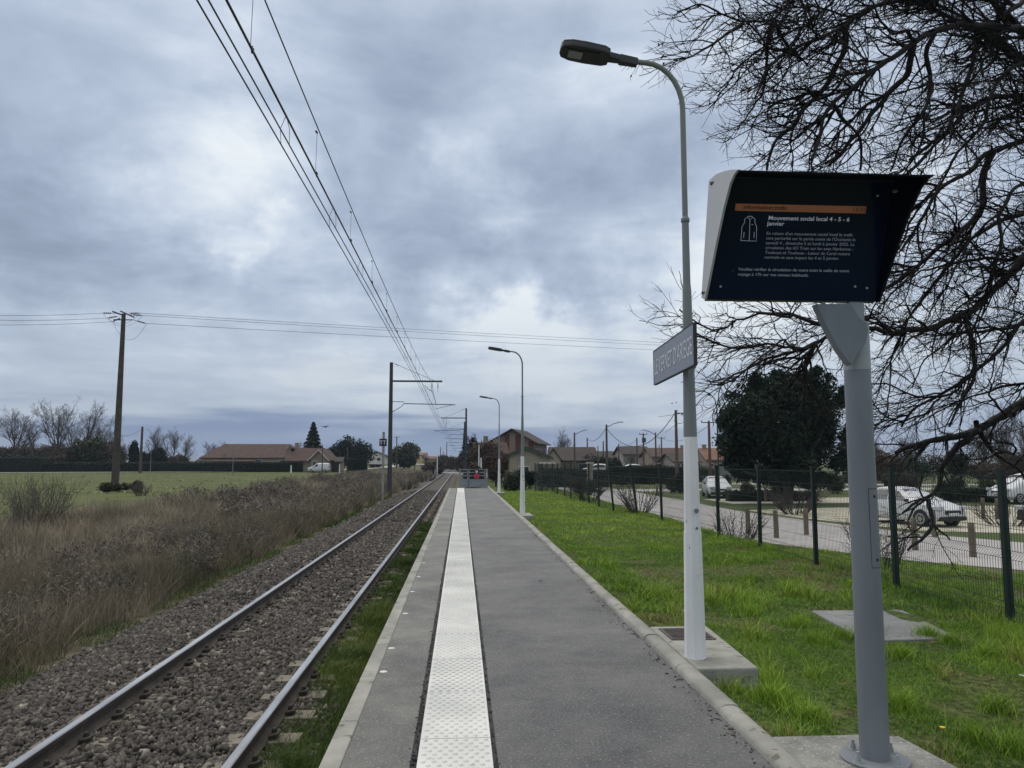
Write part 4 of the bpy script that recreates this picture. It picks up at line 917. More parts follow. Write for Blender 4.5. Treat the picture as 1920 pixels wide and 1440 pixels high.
def mast(label, x, y, side_, H, reach, simple=False, grp='overhead line masts along the track'):
    """side_=+1: arms point to +x"""
    zb = float(gz(x, y)); t = thing('railway_mast', label, 'mast', (x, y, zb), 0, grp); h = H-zb
    mb = MB(); w0, w1 = .15, .095
    for sx in (-1, 1): mb.tube([(sx*w0, 0, 0), (sx*w1, 0, h)], .035, 4)
    mb.prism([(-w0, 0), (w0, 0), (w1, h), (-w1, h)], -.012, .012, 'y')
    mb.build('post', 'steel', t)
    if simple:
        mb = MB(); mb.tube([(0, 0, 7.5-zb), (side_*reach, 0, 7.5-zb)], .05, 4); mb.tube([(side_*.05, 0, h-.03), (side_*reach*.85, 0, 7.55-zb)], .015, 4); mb.build('upper_arm', 'steel', t)
        mb = MB(); mb.tube([(0, 0, 5.75-zb), (side_*(reach*1.15), 0, 5.8-zb)], .03, 4); mb.build('lower_arm', 'steel', t); return t
    mb = MB(); mb.box((side_*reach/2+.02*side_, 0, 7.55-zb), (reach, .07, .13)); mb.build('upper_arm', 'steel', t)
    mb = MB(); mb.tube([(side_*.05, 0, h-.03), (side_*reach*.85, 0, 7.6-zb)], .014, 5); mb.tube([(side_*.3, 0, h-.13), (side_*.55, 0, h-.24)], .03, 5); mb.build('stay', 'steel', t)
    mb = MB(); mb.tube([(0, 0, 6.02-zb), (side_*.95, 0, 6.02-zb), (side_*1.0, 0, 5.9-zb), (side_*.7, 0, 5.6-zb), (0, 0, 5.2-zb)], .025, 5); mb.build('bracket', 'steel', t)
    mb = MB(); mb.tube([(side_*1.05, 0, 5.88-zb), (side_*(reach+1.0), 0, 5.82-zb)], .032, 6); insul(mb, (side_*1.05, 0, 5.88-zb), (side_, 0, 0), 3); lower = mb.build('lower_arm', 'steel', t)
    mb = MB(); mb.tube([(side_*(reach+.8), 0, 5.8-zb), (side_*(reach-.45), 0, 5.5-zb)], .016, 5); mb.build('steady_arm', 'steel', t)
    for dx in (-.75, -.30):
        mb = MB(); p0 = Vector((side_*(reach+dx), 0, 7.47-zb)); insul(mb, p0+Vector((0, 0, -.1)), (0, 0, -1), 5, .06, .075); mb.tube([p0, p0+Vector((0, 0, -.75))], .012, 5); mb.build('insulator', 'insul', t)
    mb = MB(); mb.tube([(side_*(reach-.75), 0, 6.9-zb), (side_*(reach-.55), .4, 6.3-zb), (side_*(reach-.45), .6, 5.95-zb)], .02, 5); mb.tube([(side_*(reach-1.25), -.5, 7.2-zb), (side_*(reach-1.0), 0, 6.95-zb), (side_*(reach-.75), .1, 6.85-zb)], .02, 5); mb.build('jumper', 'insul', t)
    return t
mx_ = at(731, 866, 57).x
mast('tall steel overhead line mast left of the track with two arms over it', mx_, 57, 1, 8.95, 3.75)
mast('steel overhead line mast right of the track behind the platform gate', .62, 105, -1, 8.9, 3.4)
for i, (D, sd_) in enumerate(((139, 1), (168, 1), (200, 1), (240, 1), (285, -1), (330, 1))):
    mast(['lattice-like mast in the row behind the nearest right-hand mast', 'third mast in the receding row right of the track', 'fourth mast in the receding row right of the track', 'fifth mast in the receding row right of the track', 'far mast standing left of the track near the vanishing point', 'farthest mast right of the track near the vanishing point'][i], .55 if sd_ > 0 else -5.4, D, -sd_, 8.8, 3.2, True)
# TT board
p = at(718.5, 866, 50); zb = float(gz(p.x, 50)); t = thing('signal_post', 'pale post carrying a black square board with TT in white beside the mast', 'railway sign', (p.x, 50, zb))
MB().box((0, 0, (3.52-zb)/2), (.15, .12, 3.52-zb)).build('post', 'concrete_light', t)
sg = MB().box((-.02, -.085, 2.84-zb), (.47, .02, .47)).build('board', 'black', t)
mb = MB()
for sx in (-.12, .085):
    mb.box((sx-.02, -.098, 2.95-zb), (.17, .006, .045)); mb.box((sx-.02, -.098, 2.82-zb), (.05, .006, .22))
mb.build('letter', 'sign_white', sg)

# ------------------------------------------------------------------ concrete pole with power line
pb = at(215, 920, 58); pt_ = at(232, 588, 58)
t = thing('utility_pole', 'tall leaning concrete pole with short crossarms standing at the edge of the field', 'utility pole', (pb.x, 58, pb.z-.3)); dx = pt_.x-pb.x; hz = pt_.z-pb.z+.3
mb = MB()
for sx in (-1, 1): mb.tube([(sx*.20, 0, 0), (dx+sx*.10, 0, hz)], [.10, .055], 4)
for k in range(22):
    f = k/22; mb.prism([(dx*f-.22*(1-.45*f), hz*f), (dx*f+.22*(1-.45*f), hz*f), (dx*(f+.025)+.2*(1-.45*f), hz*(f+.025)), (dx*(f+.025)-.2*(1-.45*f), hz*(f+.025))], -.07, .07, 'y')
mb.prism([(-.2, 0), (.2, 0), (dx+.1, hz), (dx-.1, hz)], -.045, .045, 'y'); mb.build('post', 'conc_pole', t)
mb = MB(); mb.box((dx-.45, .1, hz+.02), (.9, .08, .10), ry=.35); mb.box((dx+.30, -.1, hz-.06), (1.1, .08, .10), ry=.42); mb.box((dx-.1, .1, hz-.45), (1.3, .06, .07)); mb.build('crossarm', 'steel', t)
ends = []
for (ex, ez, sgn) in ((-1.55, .02, -1), (-1.15, -.35, -1), (-.8, -.62, -1), (1.35, -.12, 1), (1.15, .05, 1), (1.65, -.72, 1)):
    mb = MB(); a = Vector((dx+ex*.35, 0, hz+ez*.6)); b = Vector((dx+ex, 0, hz+ez)); mb.tube([a, b], .022, 5); d = (b-a).normalized()
    for k in range(4): mb.tube([b-d*(.18+.14*k), b-d*(.12+.14*k)], [.075, .045], 8)
    mb.build('insulator', 'insul', t); ends.append(Vector((pb.x+b.x, 58, pb.z-.3+b.z)))
mb = MB()
for a, b, s_ in ((0, 3, .9), (2, 5, 1.3), (1, 4, .6)):
    p0 = Vector((ends[a].x-pb.x, .1, ends[a].z-pb.z+.3)); p1 = Vector((ends[b].x-pb.x, .1, ends[b].z-pb.z+.3)); mb.tube([p0*(1-q)+p1*q-Vector((0, 0, s_*4*q*(1-q))) for q in [i/8 for i in range(9)]], .010, 4)
mb.build('jumper', 'wire', t)
far_e = [at(1960, 672, 150), at(1960, 666, 150), at(1960, 677, 150)]
for a, b, lab, r_ in ((3, far_e[0], 'middle one of the three thin power lines crossing the sky to the right', .011), (4, far_e[1], 'upper one of the three thin power lines crossing the sky to the right', .011), (5, far_e[2], 'lower one of the three thin power lines crossing the sky to the right', .011)):
    p0 = ends[a]; wire('power_line', lab, [p0*(1-q)+b*q-Vector((0, 0, .7*4*q*(1-q))) for q in [i/24 for i in range(25)]], r_*1.3, 'power lines across the sky')
for a, py, lab in ((0, 588, 'upper power line leaving the picture on the left'), (1, 597, 'middle power line leaving the picture on the left'), (2, 607, 'lower power line leaving the picture on the left')):
    p0 = ends[a]; b = at(-120, py, 48); wire('power_line', lab, [p0*(1-q)+b*q-Vector((0, 0, .15*4*q*(1-q))) for q in [i/8 for i in range(9)]], .012, 'power lines leaving on the left')
# ivy heap and weeds at its foot
shrub_at(220, 56.5, -.5, 50, 18, 'leaf_mid', 'dark ivy heap around the foot of the big leaning pole', n=3500, size=.10, seed=70, cat='shrub')
shrub_at(262, 55, -.5, 26, 20, 'leaf_brown', 'small yellowish bush right of the foot of the big pole', n=2200, size=.06, seed=71, hole=.3)

# ------------------------------------------------------------------ bare-stemmed shrubs
def stem_shrub(label, loc, H, W, n, seed, mname='bark', group=None, sub=5, r=.006, grass=True):
    global rng
    keep = rng; rng = np.random.default_rng(seed); t = thing('bare_shrub', label, 'shrub', loc, 0, group); T = Tubes()
    for i in range(n):
        a = rng.random()*6.28; d = np.array([math.cos(a)*W/H*.55, math.sin(a)*W/H*.55, 1.]); s0 = np.array([math.cos(a)*.12*W, math.sin(a)*.12*W, -.05])
        P = grow(s0, d, H*rng.uniform(.6, 1.1), 8, .09, np.array([0, 0, 1.]), .05); T.add(P, np.linspace(r*1.6, r*.5, len(P)), 4)
        for k in range(sub):
            j = rng.integers(2, 7); Q = grow(P[j], side((P[j+1]-P[j])/np.linalg.norm(P[j+1]-P[j]), R(rng.uniform(25, 55))), H*rng.uniform(.15, .42), 4, .12, np.array([0, 0, 1.]), .06); T.add(Q, np.linspace(r*.8, r*.4, len(Q)), 3)
    T.build('stems', mname, t); rng = keep; return t
for (px, py, D, H, W, n, lab, sd_) in ((1197, 966, 27, 1.5, 1.9, 34, 'dark bare bush growing through the leaning fence posts', 81), (1375, 1003, 22.5, 1.35, 1.9, 40, 'spiky leafless bush beyond the fence just right of the white lamp post', 82), (1488, 955, 37, 1.9, 3.6, 55, 'wide bare bush at the foot of the round evergreen', 83), (1105, 938, 36, 1.6, 2.2, 34, 'dark bush behind the far part of the fence', 84), (1640, 1040, 16, 1.5, 1.4, 30, 'bare scrubby bush behind the screen post and the fence', 85), (1880, 985, 30, 1.6, 4, 40, 'bare bush beside the white minivan at the right edge', 86)):
    stem_shrub(lab, (lft(px, D), D, float(gz(lft(px, D), D))), H, W, n, sd_, r=.007*max(1, D/22))
for (px, D, H, W, n, lab, sd_) in ((75, 26, 2.05, 2.4, 60, 'tall thin leafless shrub at the left edge of the brush', 91), (100, 28, 1.9, 1.6, 34, 'thinner leafless shrub just right of the tall one at the left', 92), (30, 24, 1.5, 1.6, 30, 'leafless stems at the left picture edge in the brush', 93), (268, 50, 1.0, 1.4, 30, 'small leafless bush in the field right of the big pole', 94), (700, 52, 1.7, 2.6, 40, 'greyish bare shrubs at the foot of the railway mast', 95), (655, 58, 1.3, 4, 44, 'greyish bare shrubs left of the TT board', 96), (765, 70, 1.5, 3, 40, 'bare shrubs right of the railway mast', 97), (800, 95, 1.7, 3.4, 40, 'bare shrubs beside the track near the crossing', 98)):
    stem_shrub(lab, (lft(px, D), D, float(gz(lft(px, D), D))-.03), H, W, n, sd_, mname='bark_far', r=.0045*max(1, D/22))
# scrub beyond the gate and along the track
for i, (px, D, w, h, mn, lab, hl) in enumerate(((888, 62, 40, 50, 'leaf_brown', 'dark bare scrub right behind the platform gate', .34), (930, 75, 50, 66, 'leaf_red', 'reddish bare thicket behind the third lamp post', .36), (908, 95, 62, 76, 'leaf_brown', 'tall dark brown thicket left of the gabled building', .30), (880, 120, 30, 80, 'leaf_dark', 'narrow dark evergreen right of the mast row', .2), (853, 230, 26, 22, 'leaf_brown', 'brown scrub beside the vanishing rails', .3), (840, 260, 40, 26, 'leaf_brown', 'brown scrub left of the vanishing rails', .3), (870, 175, 22, 40, 'leaf_brown', 'dull scrub at the foot of the far masts', .3), (812, 150, 34, 26, 'leaf_brown', 'scrub left of the crossing', .35), (962, 58, 50, 44, 'leaf_mid', 'dark green bush between the second and third lamp posts', .25), (985, 66, 44, 36, 'leaf_dark', 'low dark bush in front of the small gabled garage', .2), (1075, 70, 70, 40, 'leaf_dark', 'broad dark bush left of the old stone gate pillar', .2), (1035, 60, 60, 40, 'leaf_dark', 'dark bush behind the dense far part of the fence', .2), (1095, 50, 44, 40, 'leaf_mid', 'loose dark shrub behind the fence left of the leaning posts', .3), (1120, 118, 62, 48, 'leaf_dark', 'broad dark tree with a flat top behind the stone gate pillar', .15), (1148, 112, 38, 40, 'leaf_dark', 'dark tree just right of the lamp pole with an arm', .15), (1153, 130, 8, 36, 'leaf_dark', 'slim cypress between the poles', 0.), (1190, 92, 70, 34, 'leaf_mid', 'rounded garden bush behind the road', .2), (1165, 80, 60, 26, 'leaf_dark', 'dark low bush by the road bend', .15), (1258, 62, 22, 32, 'leaf_mid', 'clipped bush shaped like a low pot beside the road', .0), (1283, 62, 34, 42, 'leaf_dark', 'dark hedge clump right behind the first lamp post', .1), (1658, 78, 60, 66, 'leaf_brown', 'brown tree behind the screen post', .32), (1725, 88, 120, 66, 'leaf_dark', 'dark evergreen mass behind the white hatchback', .2), (1800, 82, 60, 74, 'leaf_dark', 'tall ivy-clad dark trunk behind the boughs', .2), (1850, 90, 90, 40, 'leaf_brown', 'brown scrub at the far side of the car park', .3), (1600, 86, 50, 30, 'leaf_mid', 'green shrubs right of the round evergreen', .25), (1910, 84, 70, 70, 'leaf_brown', 'brown thicket at the right picture edge', .34), (1322, 92, 44, 34, 'leaf_mid', 'garden bush behind the parked car right of the nearest lamp post', .2), (1350, 70, 34, 26, 'leaf_dark', 'low dark bush left of the round evergreen', .2), (1395, 58, 30, 22, 'leaf_brown', 'brown shrub before the round evergreen crown, left side', .2), (1560, 60, 44, 46, 'leaf_mid', 'green shrub between the round evergreen and the screen post', .25), (1690, 62, 56, 40, 'leaf_brown', 'brown shrubs just behind the white hatchback, left side', .3), (1785, 58, 46, 30, 'leaf_dark', 'dark shrub just behind the white hatchback, right side', .2), (1850, 56, 40, 34, 'leaf_mid', 'green shrub left of the white minivan', .25), (1225, 90, 60, 34, 'leaf_brown', 'brown garden shrubs masking the red-tiled row', .3))):
    z0 = float(gz(lft(px, D), D)); leafd = mn; yb = 866+(1.6-z0)*1440/D
    hh = h if px > 895 else h
    shrub_at(px, D, z0, w, hh, mn, lab, n=5200, hole=hl, seed=120+i, parts=7, size=max(.07, D*.0013), name='cypress' if 'cypress' in lab else ('tree' if ' tree' in lab or 'trunk' in lab else 'shrub'), cat='tree' if ' tree' in lab or 'cypress' in lab or 'trunk' in lab else 'shrub')
tc_ = bare_tree('bare_tree', 'round-topped leafless tree rising behind the brown roofs', (lft(1055, 150), 150, -.9), 9.8, .62, 55, None, 4, 1.15, 1.2, trunk_h=.3)
for (px, D, s_, rz, lab) in ((898, 160, .78, 1.0, 'leafless tree behind the thicket left of the gabled building'), (1085, 140, .55, 2.0, 'small leafless tree between the round-topped one and the flat-topped tree'), (1185, 150, .5, 3.0, 'small leafless tree beside the red roofs'), (1890, 95, 1.05, 4.0, 'leafless tree at the right edge behind the car park'), (1845, 100, .9, 5.0, 'leafless tree behind the ivy-clad trunk'), (1700, 110, .8, 1.7, 'leafless tree behind the dark evergreen mass'), (1640, 105, .7, 2.7, 'leafless tree just right of the screen post top'), (1925, 80, .9, .5, 'leafless tree cut by the right picture edge'), (875, 320, .6, 2.2, 'leafless tree right of the vanishing rails'), (835, 330, .6, .2, 'leafless tree left of the vanishing rails'), (800, 300, .62, 4.2, 'leafless tree by the far yellow house')):
    copy_tree(tc_, label=lab, loc=(lft(px, D), D, -.9), rz=rz, scale=(s_*1.25, s_*1.25, s_))
hedge('clipped_hedge', 'dark garden hedge running behind the road left of the parked white car', lft(1140, 88), lft(1290, 88), 88, 1.6, -.95, 2.0, 9000, mn='hedge', size=.13)
hedge('clipped_hedge', 'low dark hedge strip in the car park in front of the round evergreen', lft(1365, 49), lft(1530, 49), 49.5, 1.1, -.95, .62, 5000, mn='hedge', size=.10)
hedge('clipped_hedge', 'low dark hedge behind the white hatchback', lft(1760, 47), lft(1890, 47), 47.5, 1.1, -.95, .8, 4000, mn='hedge', size=.10)
hedge('clipped_hedge', 'dark hedge beside the garage behind the far fence', lft(1030, 75), lft(1150, 75), 78, 1.5, -.95, 1.75, 6000, mn='hedge', size=.12)
# ------------------------------------------------------------------ information display
def at_x(px, py, x): d = px_dir(px, py); return Vector((0, 0, 1.6))+d*(x/d.x)
IX, IY = 2.222, 4.16
MB().bbox(0, 0, 0, 0, 0, 0)
tag(MB().prism([(1.803, 3.2), (2.58, 3.2), (2.615, 3.9), (2.56, 4.50), (2.42, 4.545), (1.803, 4.545)], -.22, .012).build('concrete_slab', 'slab_rough', bevel=.012), 'rough speckled concrete slab under the post of the information screen', 'slab')
t = thing('information_screen', 'black hooded station information screen with traffic notice on a thick galvanised post', 'information screen', (IX, IY, .012))
W = Vector((IX, IY, .012))
def loc(v): return Vector(v)-W
MB().lathe((0, 0, 0), [(.175, 0), (.175, .014)], 28).build('base_plate', 'galv', t, bevel=.003)
for k in range(4):
    a = R(45+90*k)-.35; mb = MB(); c = (.135*math.cos(a), .135*math.sin(a), .014)
    mb.lathe(c, [(.024, 0), (.024, .003)], 12); mb.lathe(c, [(.017, .003), (.017, .018)], 6, rot=k); mb.lathe(c, [(.0135, .018), (.0135, .03)], 6, rot=k+.3); mb.lathe(c, [(.009, .018), (.009, .052)], 8); mb.build('bolt', 'galv_light', t)
MB().lathe((0, 0, .014), [(.076, 0), (.0745, .5), (.070, 2.09)], 36).build('post', 'galv', t, smooth=True)
MB().lathe((0, 0, 2.10), [(.0715, 0), (.0708, .255), (.075, .256), (.075, .268), (.066, .272)], 36).build('post_sleeve', 'galv_light', t, smooth=True)
mb = MB(); mb.box((-.012, -.005, 2.43), (.085, .09, .14)); mb.box((-.065, -.01, 2.43), (.024, .06, .07)); mb.build('mounting_head', 'galv_light', t, bevel=.004)
hp = []
for a in (-78, -46): hp.append((.0795*math.sin(R(a)+R(57)), -.0795*math.cos(R(a)+R(57))))
mb = MB(); rows = []
for z in (1.02, 1.44):
    pass
mb.prism([(.0737*math.sin(R(q)), -.0737*math.cos(R(q))) for q in range(-4, 49, 4)]+[(.068*math.sin(R(q)), -.068*math.cos(R(q))) for q in range(48, -5, -4)], 1.02, 1.44); mb2 = MB(); mb2.prism([(.0732*math.sin(R(q)), -.0732*math.cos(R(q))) for q in range(-6, 53, 2)]+[(.067*math.sin(R(q)), -.067*math.cos(R(q))) for q in range(50, -7, -4)], 1.0165, 1.4435); mb2.build('panel_seam', 'plastic', t); rim = [(.0795*math.sin(R(q)), -.0795*math.cos(R(q))) for q in (-13, 37)]
hatch = mb.build('access_panel', 'galv', t, smooth=True)
for z in (1.06, 1.40):
    q = R(22); mb = MB(); mb.tube([(.072*math.sin(q), -.072*math.cos(q), z), (.0765*math.sin(q), -.0765*math.cos(q), z)], .008, 10); mb.build('screw', 'plastic', hatch)
# arm plate
arm = [(1525, 572), (1590, 572), (1606, 598), (1619, 607), (1623, 622), (1617, 645), (1601, 668), (1591, 686), (1584, 680), (1566, 655), (1543, 612)]
pl_ = [loc(at(a, b, 4.07)) for a, b in arm]
MB().prism([(p.x, p.z) for p in pl_], -.125, -.065, 'y').build('support_arm', 'galv', t, bevel=.004)
# casing: side cheeks share one profile (y, z)
X0, X1 = 1.333, 2.335
front = [at_x(a, b, X0) for a, b in ((1321, 562), (1328, 529), (1342, 457), (1355.5, 393), (1368, 345), (1376, 327), (1383, 318))]
back = [at_x(a, b, X0) for a, b in ((1372, 318), (1357, 321), (1342, 327), (1329, 339), (1325, 400), (1315, 558))]
prof = [(p.y-W.y, p.z-W.z) for p in front]+[(p.y-W.y, p.z-W.z) for p in back]
zb_, zt_ = prof[0][1], max(p[1] for p in prof)
for x0, x1, mn in ((X0, X0+.012, 'alu'), (X1-.012, X1, 'black_case')):
    mb = MB(); mb.prism(prof, x0-W.x, x1-W.x, 'x'); ck = mb.build('side_cheek', [mn, 'black_case'], t)
    inner = [p for p in prof]; mb = MB(); xa = x1+.0005 if x0 == X0 else x0-.0005; xb = xa+.003*(1 if x0 == X0 else -1); mb.prism(inner, xa-W.x, xb-W.x, 'x'); mb.build('inner_lining', 'black_case', ck)
    if x0 == X0:
        for k, (a, b) in enumerate(((1334, 344), (1318, 549))):
            q = at_x(a, b, X0); mb = MB(); mb.tube([(X0-.006-W.x, q.y-W.y, q.z-W.z), (X0-.001-W.x, q.y-W.y, q.z-W.z)], .009, 10); mb.box((X0-.003-W.x, q.y-W.y-.022, q.z-W.z-.004), (.003, .03, .006)); mb.build('screw', 'plastic', ck)
# curved roof, front lip to back top
rf = [p for p in prof[6:10]]
mb = MB(); rows = [[(X0+.0155-W.x, a, b-.0065), (X1-.0155-W.x, a, b-.0065)] for a, b in rf]
mb.grid(rows); roof = mb.build('hood', ['black_case'], t, recalc=False); md = roof.modifiers.new('s', 'SOLIDIFY'); md.thickness = .008; md.offset = 0
# body with tilted front glass
gb = Vector((0, prof[0][0]+.012, zb_+.006)); gt_ = Vector((0, prof[9][0]+.015, prof[9][1]-.012)); up = (gt_-gb).normalized(); nrm = Vector((0, -up.z, up.y))
bp2 = [(gb.y, gb.z), (gt_.y-.004, gt_.z+.022), (gt_.y+.06, gt_.z-.012), (prof[-1][0]-.002, zb_+.004)]
MB().prism(bp2, X0+.017-W.x, X1-.017-W.x, 'x').build('casing', 'black_case', t)
gx0, gx1 = X0+.02-W.x, X1-.02-W.x; Hg = (gt_-gb).length
def G(u, v, o=0.): return Vector((0, gb.y, gb.z))+Vector((u, 0, 0))+up*v+nrm*o
mb = MB(); 
for vs in ([G(gx0, .004, .004), G(gx1, .004, .004), G(gx1, Hg-.004, .004), G(gx0, Hg-.004, .004)],): mb.face(vs)
gl = mb.build('screen_panel', 'screen_glass', t, recalc=False); md = gl.modifiers.new('s', 'SOLIDIFY'); md.thickness = .003; md.offset = -1
def uv(px, py):   # pixel to panel coordinates
    d = px_dir(px, py); o = Vector((0, 0, 1.6))-W; p0 = G(0, 0, .0045); k = (p0-o).dot(nrm)/d.dot(nrm); q = o+d*k; return (q.x, (q-G(0, 0)).dot(up))
Mt = lambda u, v, o: Matrix.Translation(G(u, v, o)) @ Matrix(((1, 0, 0, 0), (0, up.y, -up.z, 0), (0, up.z, up.y, 0), (0, 0, 0, 1))) if False else Matrix(((1, 0, 0, G(u, v, o).x), (0, up.y, nrm.y, G(u, v, o).y), (0, up.z, nrm.z, G(u, v, o).z), (0, 0, 0, 1)))
u0, v0 = uv(1378, 395); u1, v1 = uv(1625, 383); 
va = v0; vb = v0+.0375
mb = MB(); mb.face([G(u0, va, .0052), G(u1, va, .0052), G(u1, vb, .0052), G(u0, vb, .0052)]); bar = mb.build('title_bar', 'orange', gl, recalc=False)
def line(s_, pxa, pya, pxb, size, mn, par=gl, bold=0.0, vv=None, name='lettering'):
    ua, va_ = uv(pxa, pya); ub, _ = uv(pxb, pya)
    return text(s_, size, mn, par, name, Mt(ua, va_ if vv is None else vv, .0062), width=ub-ua, extrude=.0003, bold=bold)
line('Information trafic', 1393, 391, 1475, .029, 'txt_dark', bar, .0006, vv=va+.0105); line('13:32', 1598, 391, 1621, .029, 'txt_dark', bar, .0006, vv=va+.0105)
line('Mouvement social local 4 - 5 - 6', 1440, 412, 1592, .031, 'txt', bold=.0004)
line('janvier', 1438, 422.5, 1470, .031, 'txt', bold=.0004)
for i, (s_, w_) in enumerate((("En raison d'un mouvement social local le trafic", 1599), ("sera perturbé sur la partie ouest de l'Occitanie le", 1604), ("samedi 4 , dimanche 5 et lundi 6 janvier 2025. La", 1602), ("circulation des liO Train sur les axes Narbonne -", 1600), ("Toulouse et Toulouse - Latour de Carol restera", 1594), ("normale et sans impact les 4 et 5 janvier.", 1573))):
    line(s_, 1436.5-.7*i, 440+8.95*i, w_-.5, .0235, 'txt_dim')
line('Veuillez vérifier la circulation de votre train la veille de votre', 1384, 507, 1592, .0225, 'txt_dim', bold=.0003); line('voyage à 17h sur vos canaux habituels.', 1383, 516.5, 1516, .0225, 'txt_dim', bold=.0003)
# waistcoat pictogram in outline
def strokes(pts, r): 
    mb = MB(); P = [G(*uv(a, b), .0065) for a, b in pts]; mb.tube(P, r, 4); return mb
mb = MB()
for pts in ([(1389, 451), (1418, 452), (1418.5, 425), (1415, 417), (1415.5, 411), (1411, 407.5), (1406, 411.5), (1401, 407), (1396, 411), (1396, 417), (1391, 425), (1389, 451)], [(1404.5, 452), (1406, 411.5)], [(1394, 446), (1395, 435)], [(1413.5, 446), (1414, 435)], [(1401, 407), (1402.5, 405.5), (1410, 405.5), (1411, 407.5)], [(1409, 421), (1412, 421)]): mb.tube([G(*uv(a, b), .0062) for a, b in pts], .0013, 4)
mb.build('pictogram', 'txt', gl)
for (a, b) in ((1351, 537), (1603, 537), (1625, 540), (1366, 364), (1645, 367)):
    u_, v_ = uv(a, b); mb = MB(); mb.tube([G(u_, v_, .003), G(u_, v_, .009)], .0065, 8); mb.build('screw', 'alu', gl)
u_, v_ = uv(1374, 508); mb = MB(); mb.tube([G(u_, v_, .003), G(u_, v_, .0055)], .006, 10); mb.build('sensor', 'txt_dark', gl)
mb = MB(); mb.box((X1-.035-W.x, -.33, zt_-.085), (.018, .02, .012)); mb.build('sensor', 'galv_light', t)

# ------------------------------------------------------------------ platform lamp posts
def lamp(label, x, y, z0, H=5.0):
    t = thing('lamp_post', label, 'lamp post', (x, y, z0), 0, 'lamp posts along the platform')
    mb = MB(); mb.lathe((0, 0, 0), [(.088, 0), (.086, .02), (.071, .99), (.071, 1.0)], 8, rot=R(22.5)); mb.lathe((0, 0, 0), [(.067, 1.0), (.0565, 1.77)], 8, rot=R(22.5)); low = mb.build('painted_shaft', 'white_paint', t)
    for z, r_ in ((1.17, .018), (1.03, .010)):
        mb = MB(); mb.tube([(.016, -.064, z), (.018, -.074, z)], r_, 14); mb.tube([(.016, -.074, z), (.016, -.079, z)], r_*.5, 8); mb.build('lock', 'galv', low)
    mb = MB(); mb.lathe((0, 0, 0), [(.0555, 1.772), (.037, 3.0), (.032, 3.06), (.0295, 3.60)], 8, rot=R(22.5)); mb.build('grey_shaft', 'grey_paint', t)
    mb = MB(); mb.lathe((0, 0, 0), [(.033, 3.595), (.037, 3.60), (.037, 3.625), (.028, 3.64)], 16); mb.build('collar', 'grey_paint', t, smooth=True)
    pts = [(0, 0, 3.63), (0, 0, 4.60)]+[(-.32*(1-math.cos(R(a))), 0, 4.60+.41*math.sin(R(a))) for a in range(12, 91, 13)]+[(-.47, 0, 5.022)]
    mb = MB(); mb.tube(pts, [.024]*2+[.023]*(len(pts)-2), 14); mb.build('bent_tube', 'green_grey', t, smooth=True)
    # luminaire seen from below
    h = thing('x', '', ''); bpy.data.objects.remove(h)
    tilt = Matrix.Translation((-.43, 0, 5.015)) @ Matrix.Rotation(R(9), 4, 'Y')
    up_ = [(-.21, .045), (-.21, .085), (-.26, .12), (-.42, .132), (-.55, .125), (-.625, .09), (-.64, .04)]
    poly = up_+[(a, -b) for a, b in reversed(up_)]
    mb = MB(); mb.prism(poly, -.028, .012, 'z', tilt); mb.prism([(a*.985-.006, b*.90) for a, b in poly], .0125, .042, 'z', tilt); mb.prism([(-.10, .035), (-.10, -.035), (-.23, -.05), (-.23, .05)], -.024, .03, 'z', tilt); hs = mb.build('lamp_head', 'lamp_dark', t, bevel=.008)
    mb = MB(); mb.prism([(.04, .026), (.04, -.026), (-.12, -.038), (-.12, .038)], -.036, .034, 'z', tilt); mb.build('spigot', 'lamp_dark', hs, bevel=.006)
    mb = MB(); mb.prism([(-.30, .085), (-.30, -.085), (-.59, -.080), (-.59, .080)], -.033, -.0285, 'z', tilt); mb.build('lower_frame', 'black_case', hs)
    mb = MB(); mb.prism([(-.445, .055), (-.445, -.055), (-.565, -.055), (-.565, .055)], -.037, -.0335, 'z', tilt); mb.build('lens', 'lens', hs)
    mb = MB(); mb.box((-.83, .125, 5.085), (.035, .02, .03)); mb.build('latch', 'galv', hs)
    return t
lamp('nearest platform lamp post, on a concrete slab and carrying the station sign', 1.89, 6.26, .035, 5.05)
lamp('second lamp post along the platform, white lower shaft, between the near one and the gate', 1.87, 23.6, .0)
lamp('third and farthest platform lamp post, right beside the metal gate', 2.02, 41.3, -.01)
# sign
tn, tf = Vector((1.758, 5.68, 0)), Vector((1.838, 7.22, 0)); dv_ = (tn-tf).normalized(); nr = Vector((dv_.y, -dv_.x, 0)); Ls = (tn-tf).length
t = thing('station_sign', 'long blue-grey nameplate reading LE VERNET D\'ARIEGE fixed to the nearest lamp post', 'station sign', (tf.x, tf.y, 2.495))
fm = Matrix(((dv_.x, 0, nr.x, 0), (dv_.y, 0, nr.y, 0), (0, 1, 0, 0), (0, 0, 0, 1)))
mb = MB(); mb.prism([(0, -.158), (Ls, -.158), (Ls, .158), (0, .158)], -.022, 0, 'z', fm); pn = mb.build('panel', 'sign_blue', t, bevel=.003)
mb = MB()
for a, b, c, d in ((0, Ls, .158, .165), (0, Ls, -.165, -.158), (-.003, .004, -.165, .165), (Ls-.004, Ls+.003, -.165, .165)): mb.prism([(a, c), (b, c), (b, d), (a, d)], -.026, .003, 'z', fm)
mb.build('frame', 'lamp_dark', t)
text("LE VERNET D'ARIEGE", .205, 'sign_white', pn, 'lettering', fm @ Matrix.Translation((.05, -.072, .002)), width=Ls-.11, extrude=.0005)
mb = MB(); q_ = Vector((1.90, 6.26, 2.47))-Vector((tf.x, tf.y, 2.495))
for z in (-.10, .10): mb.lathe((q_.x, q_.y, z), [(.053, -.015), (.053, .015)], 16)
mb.build('clamp', 'galv', t)
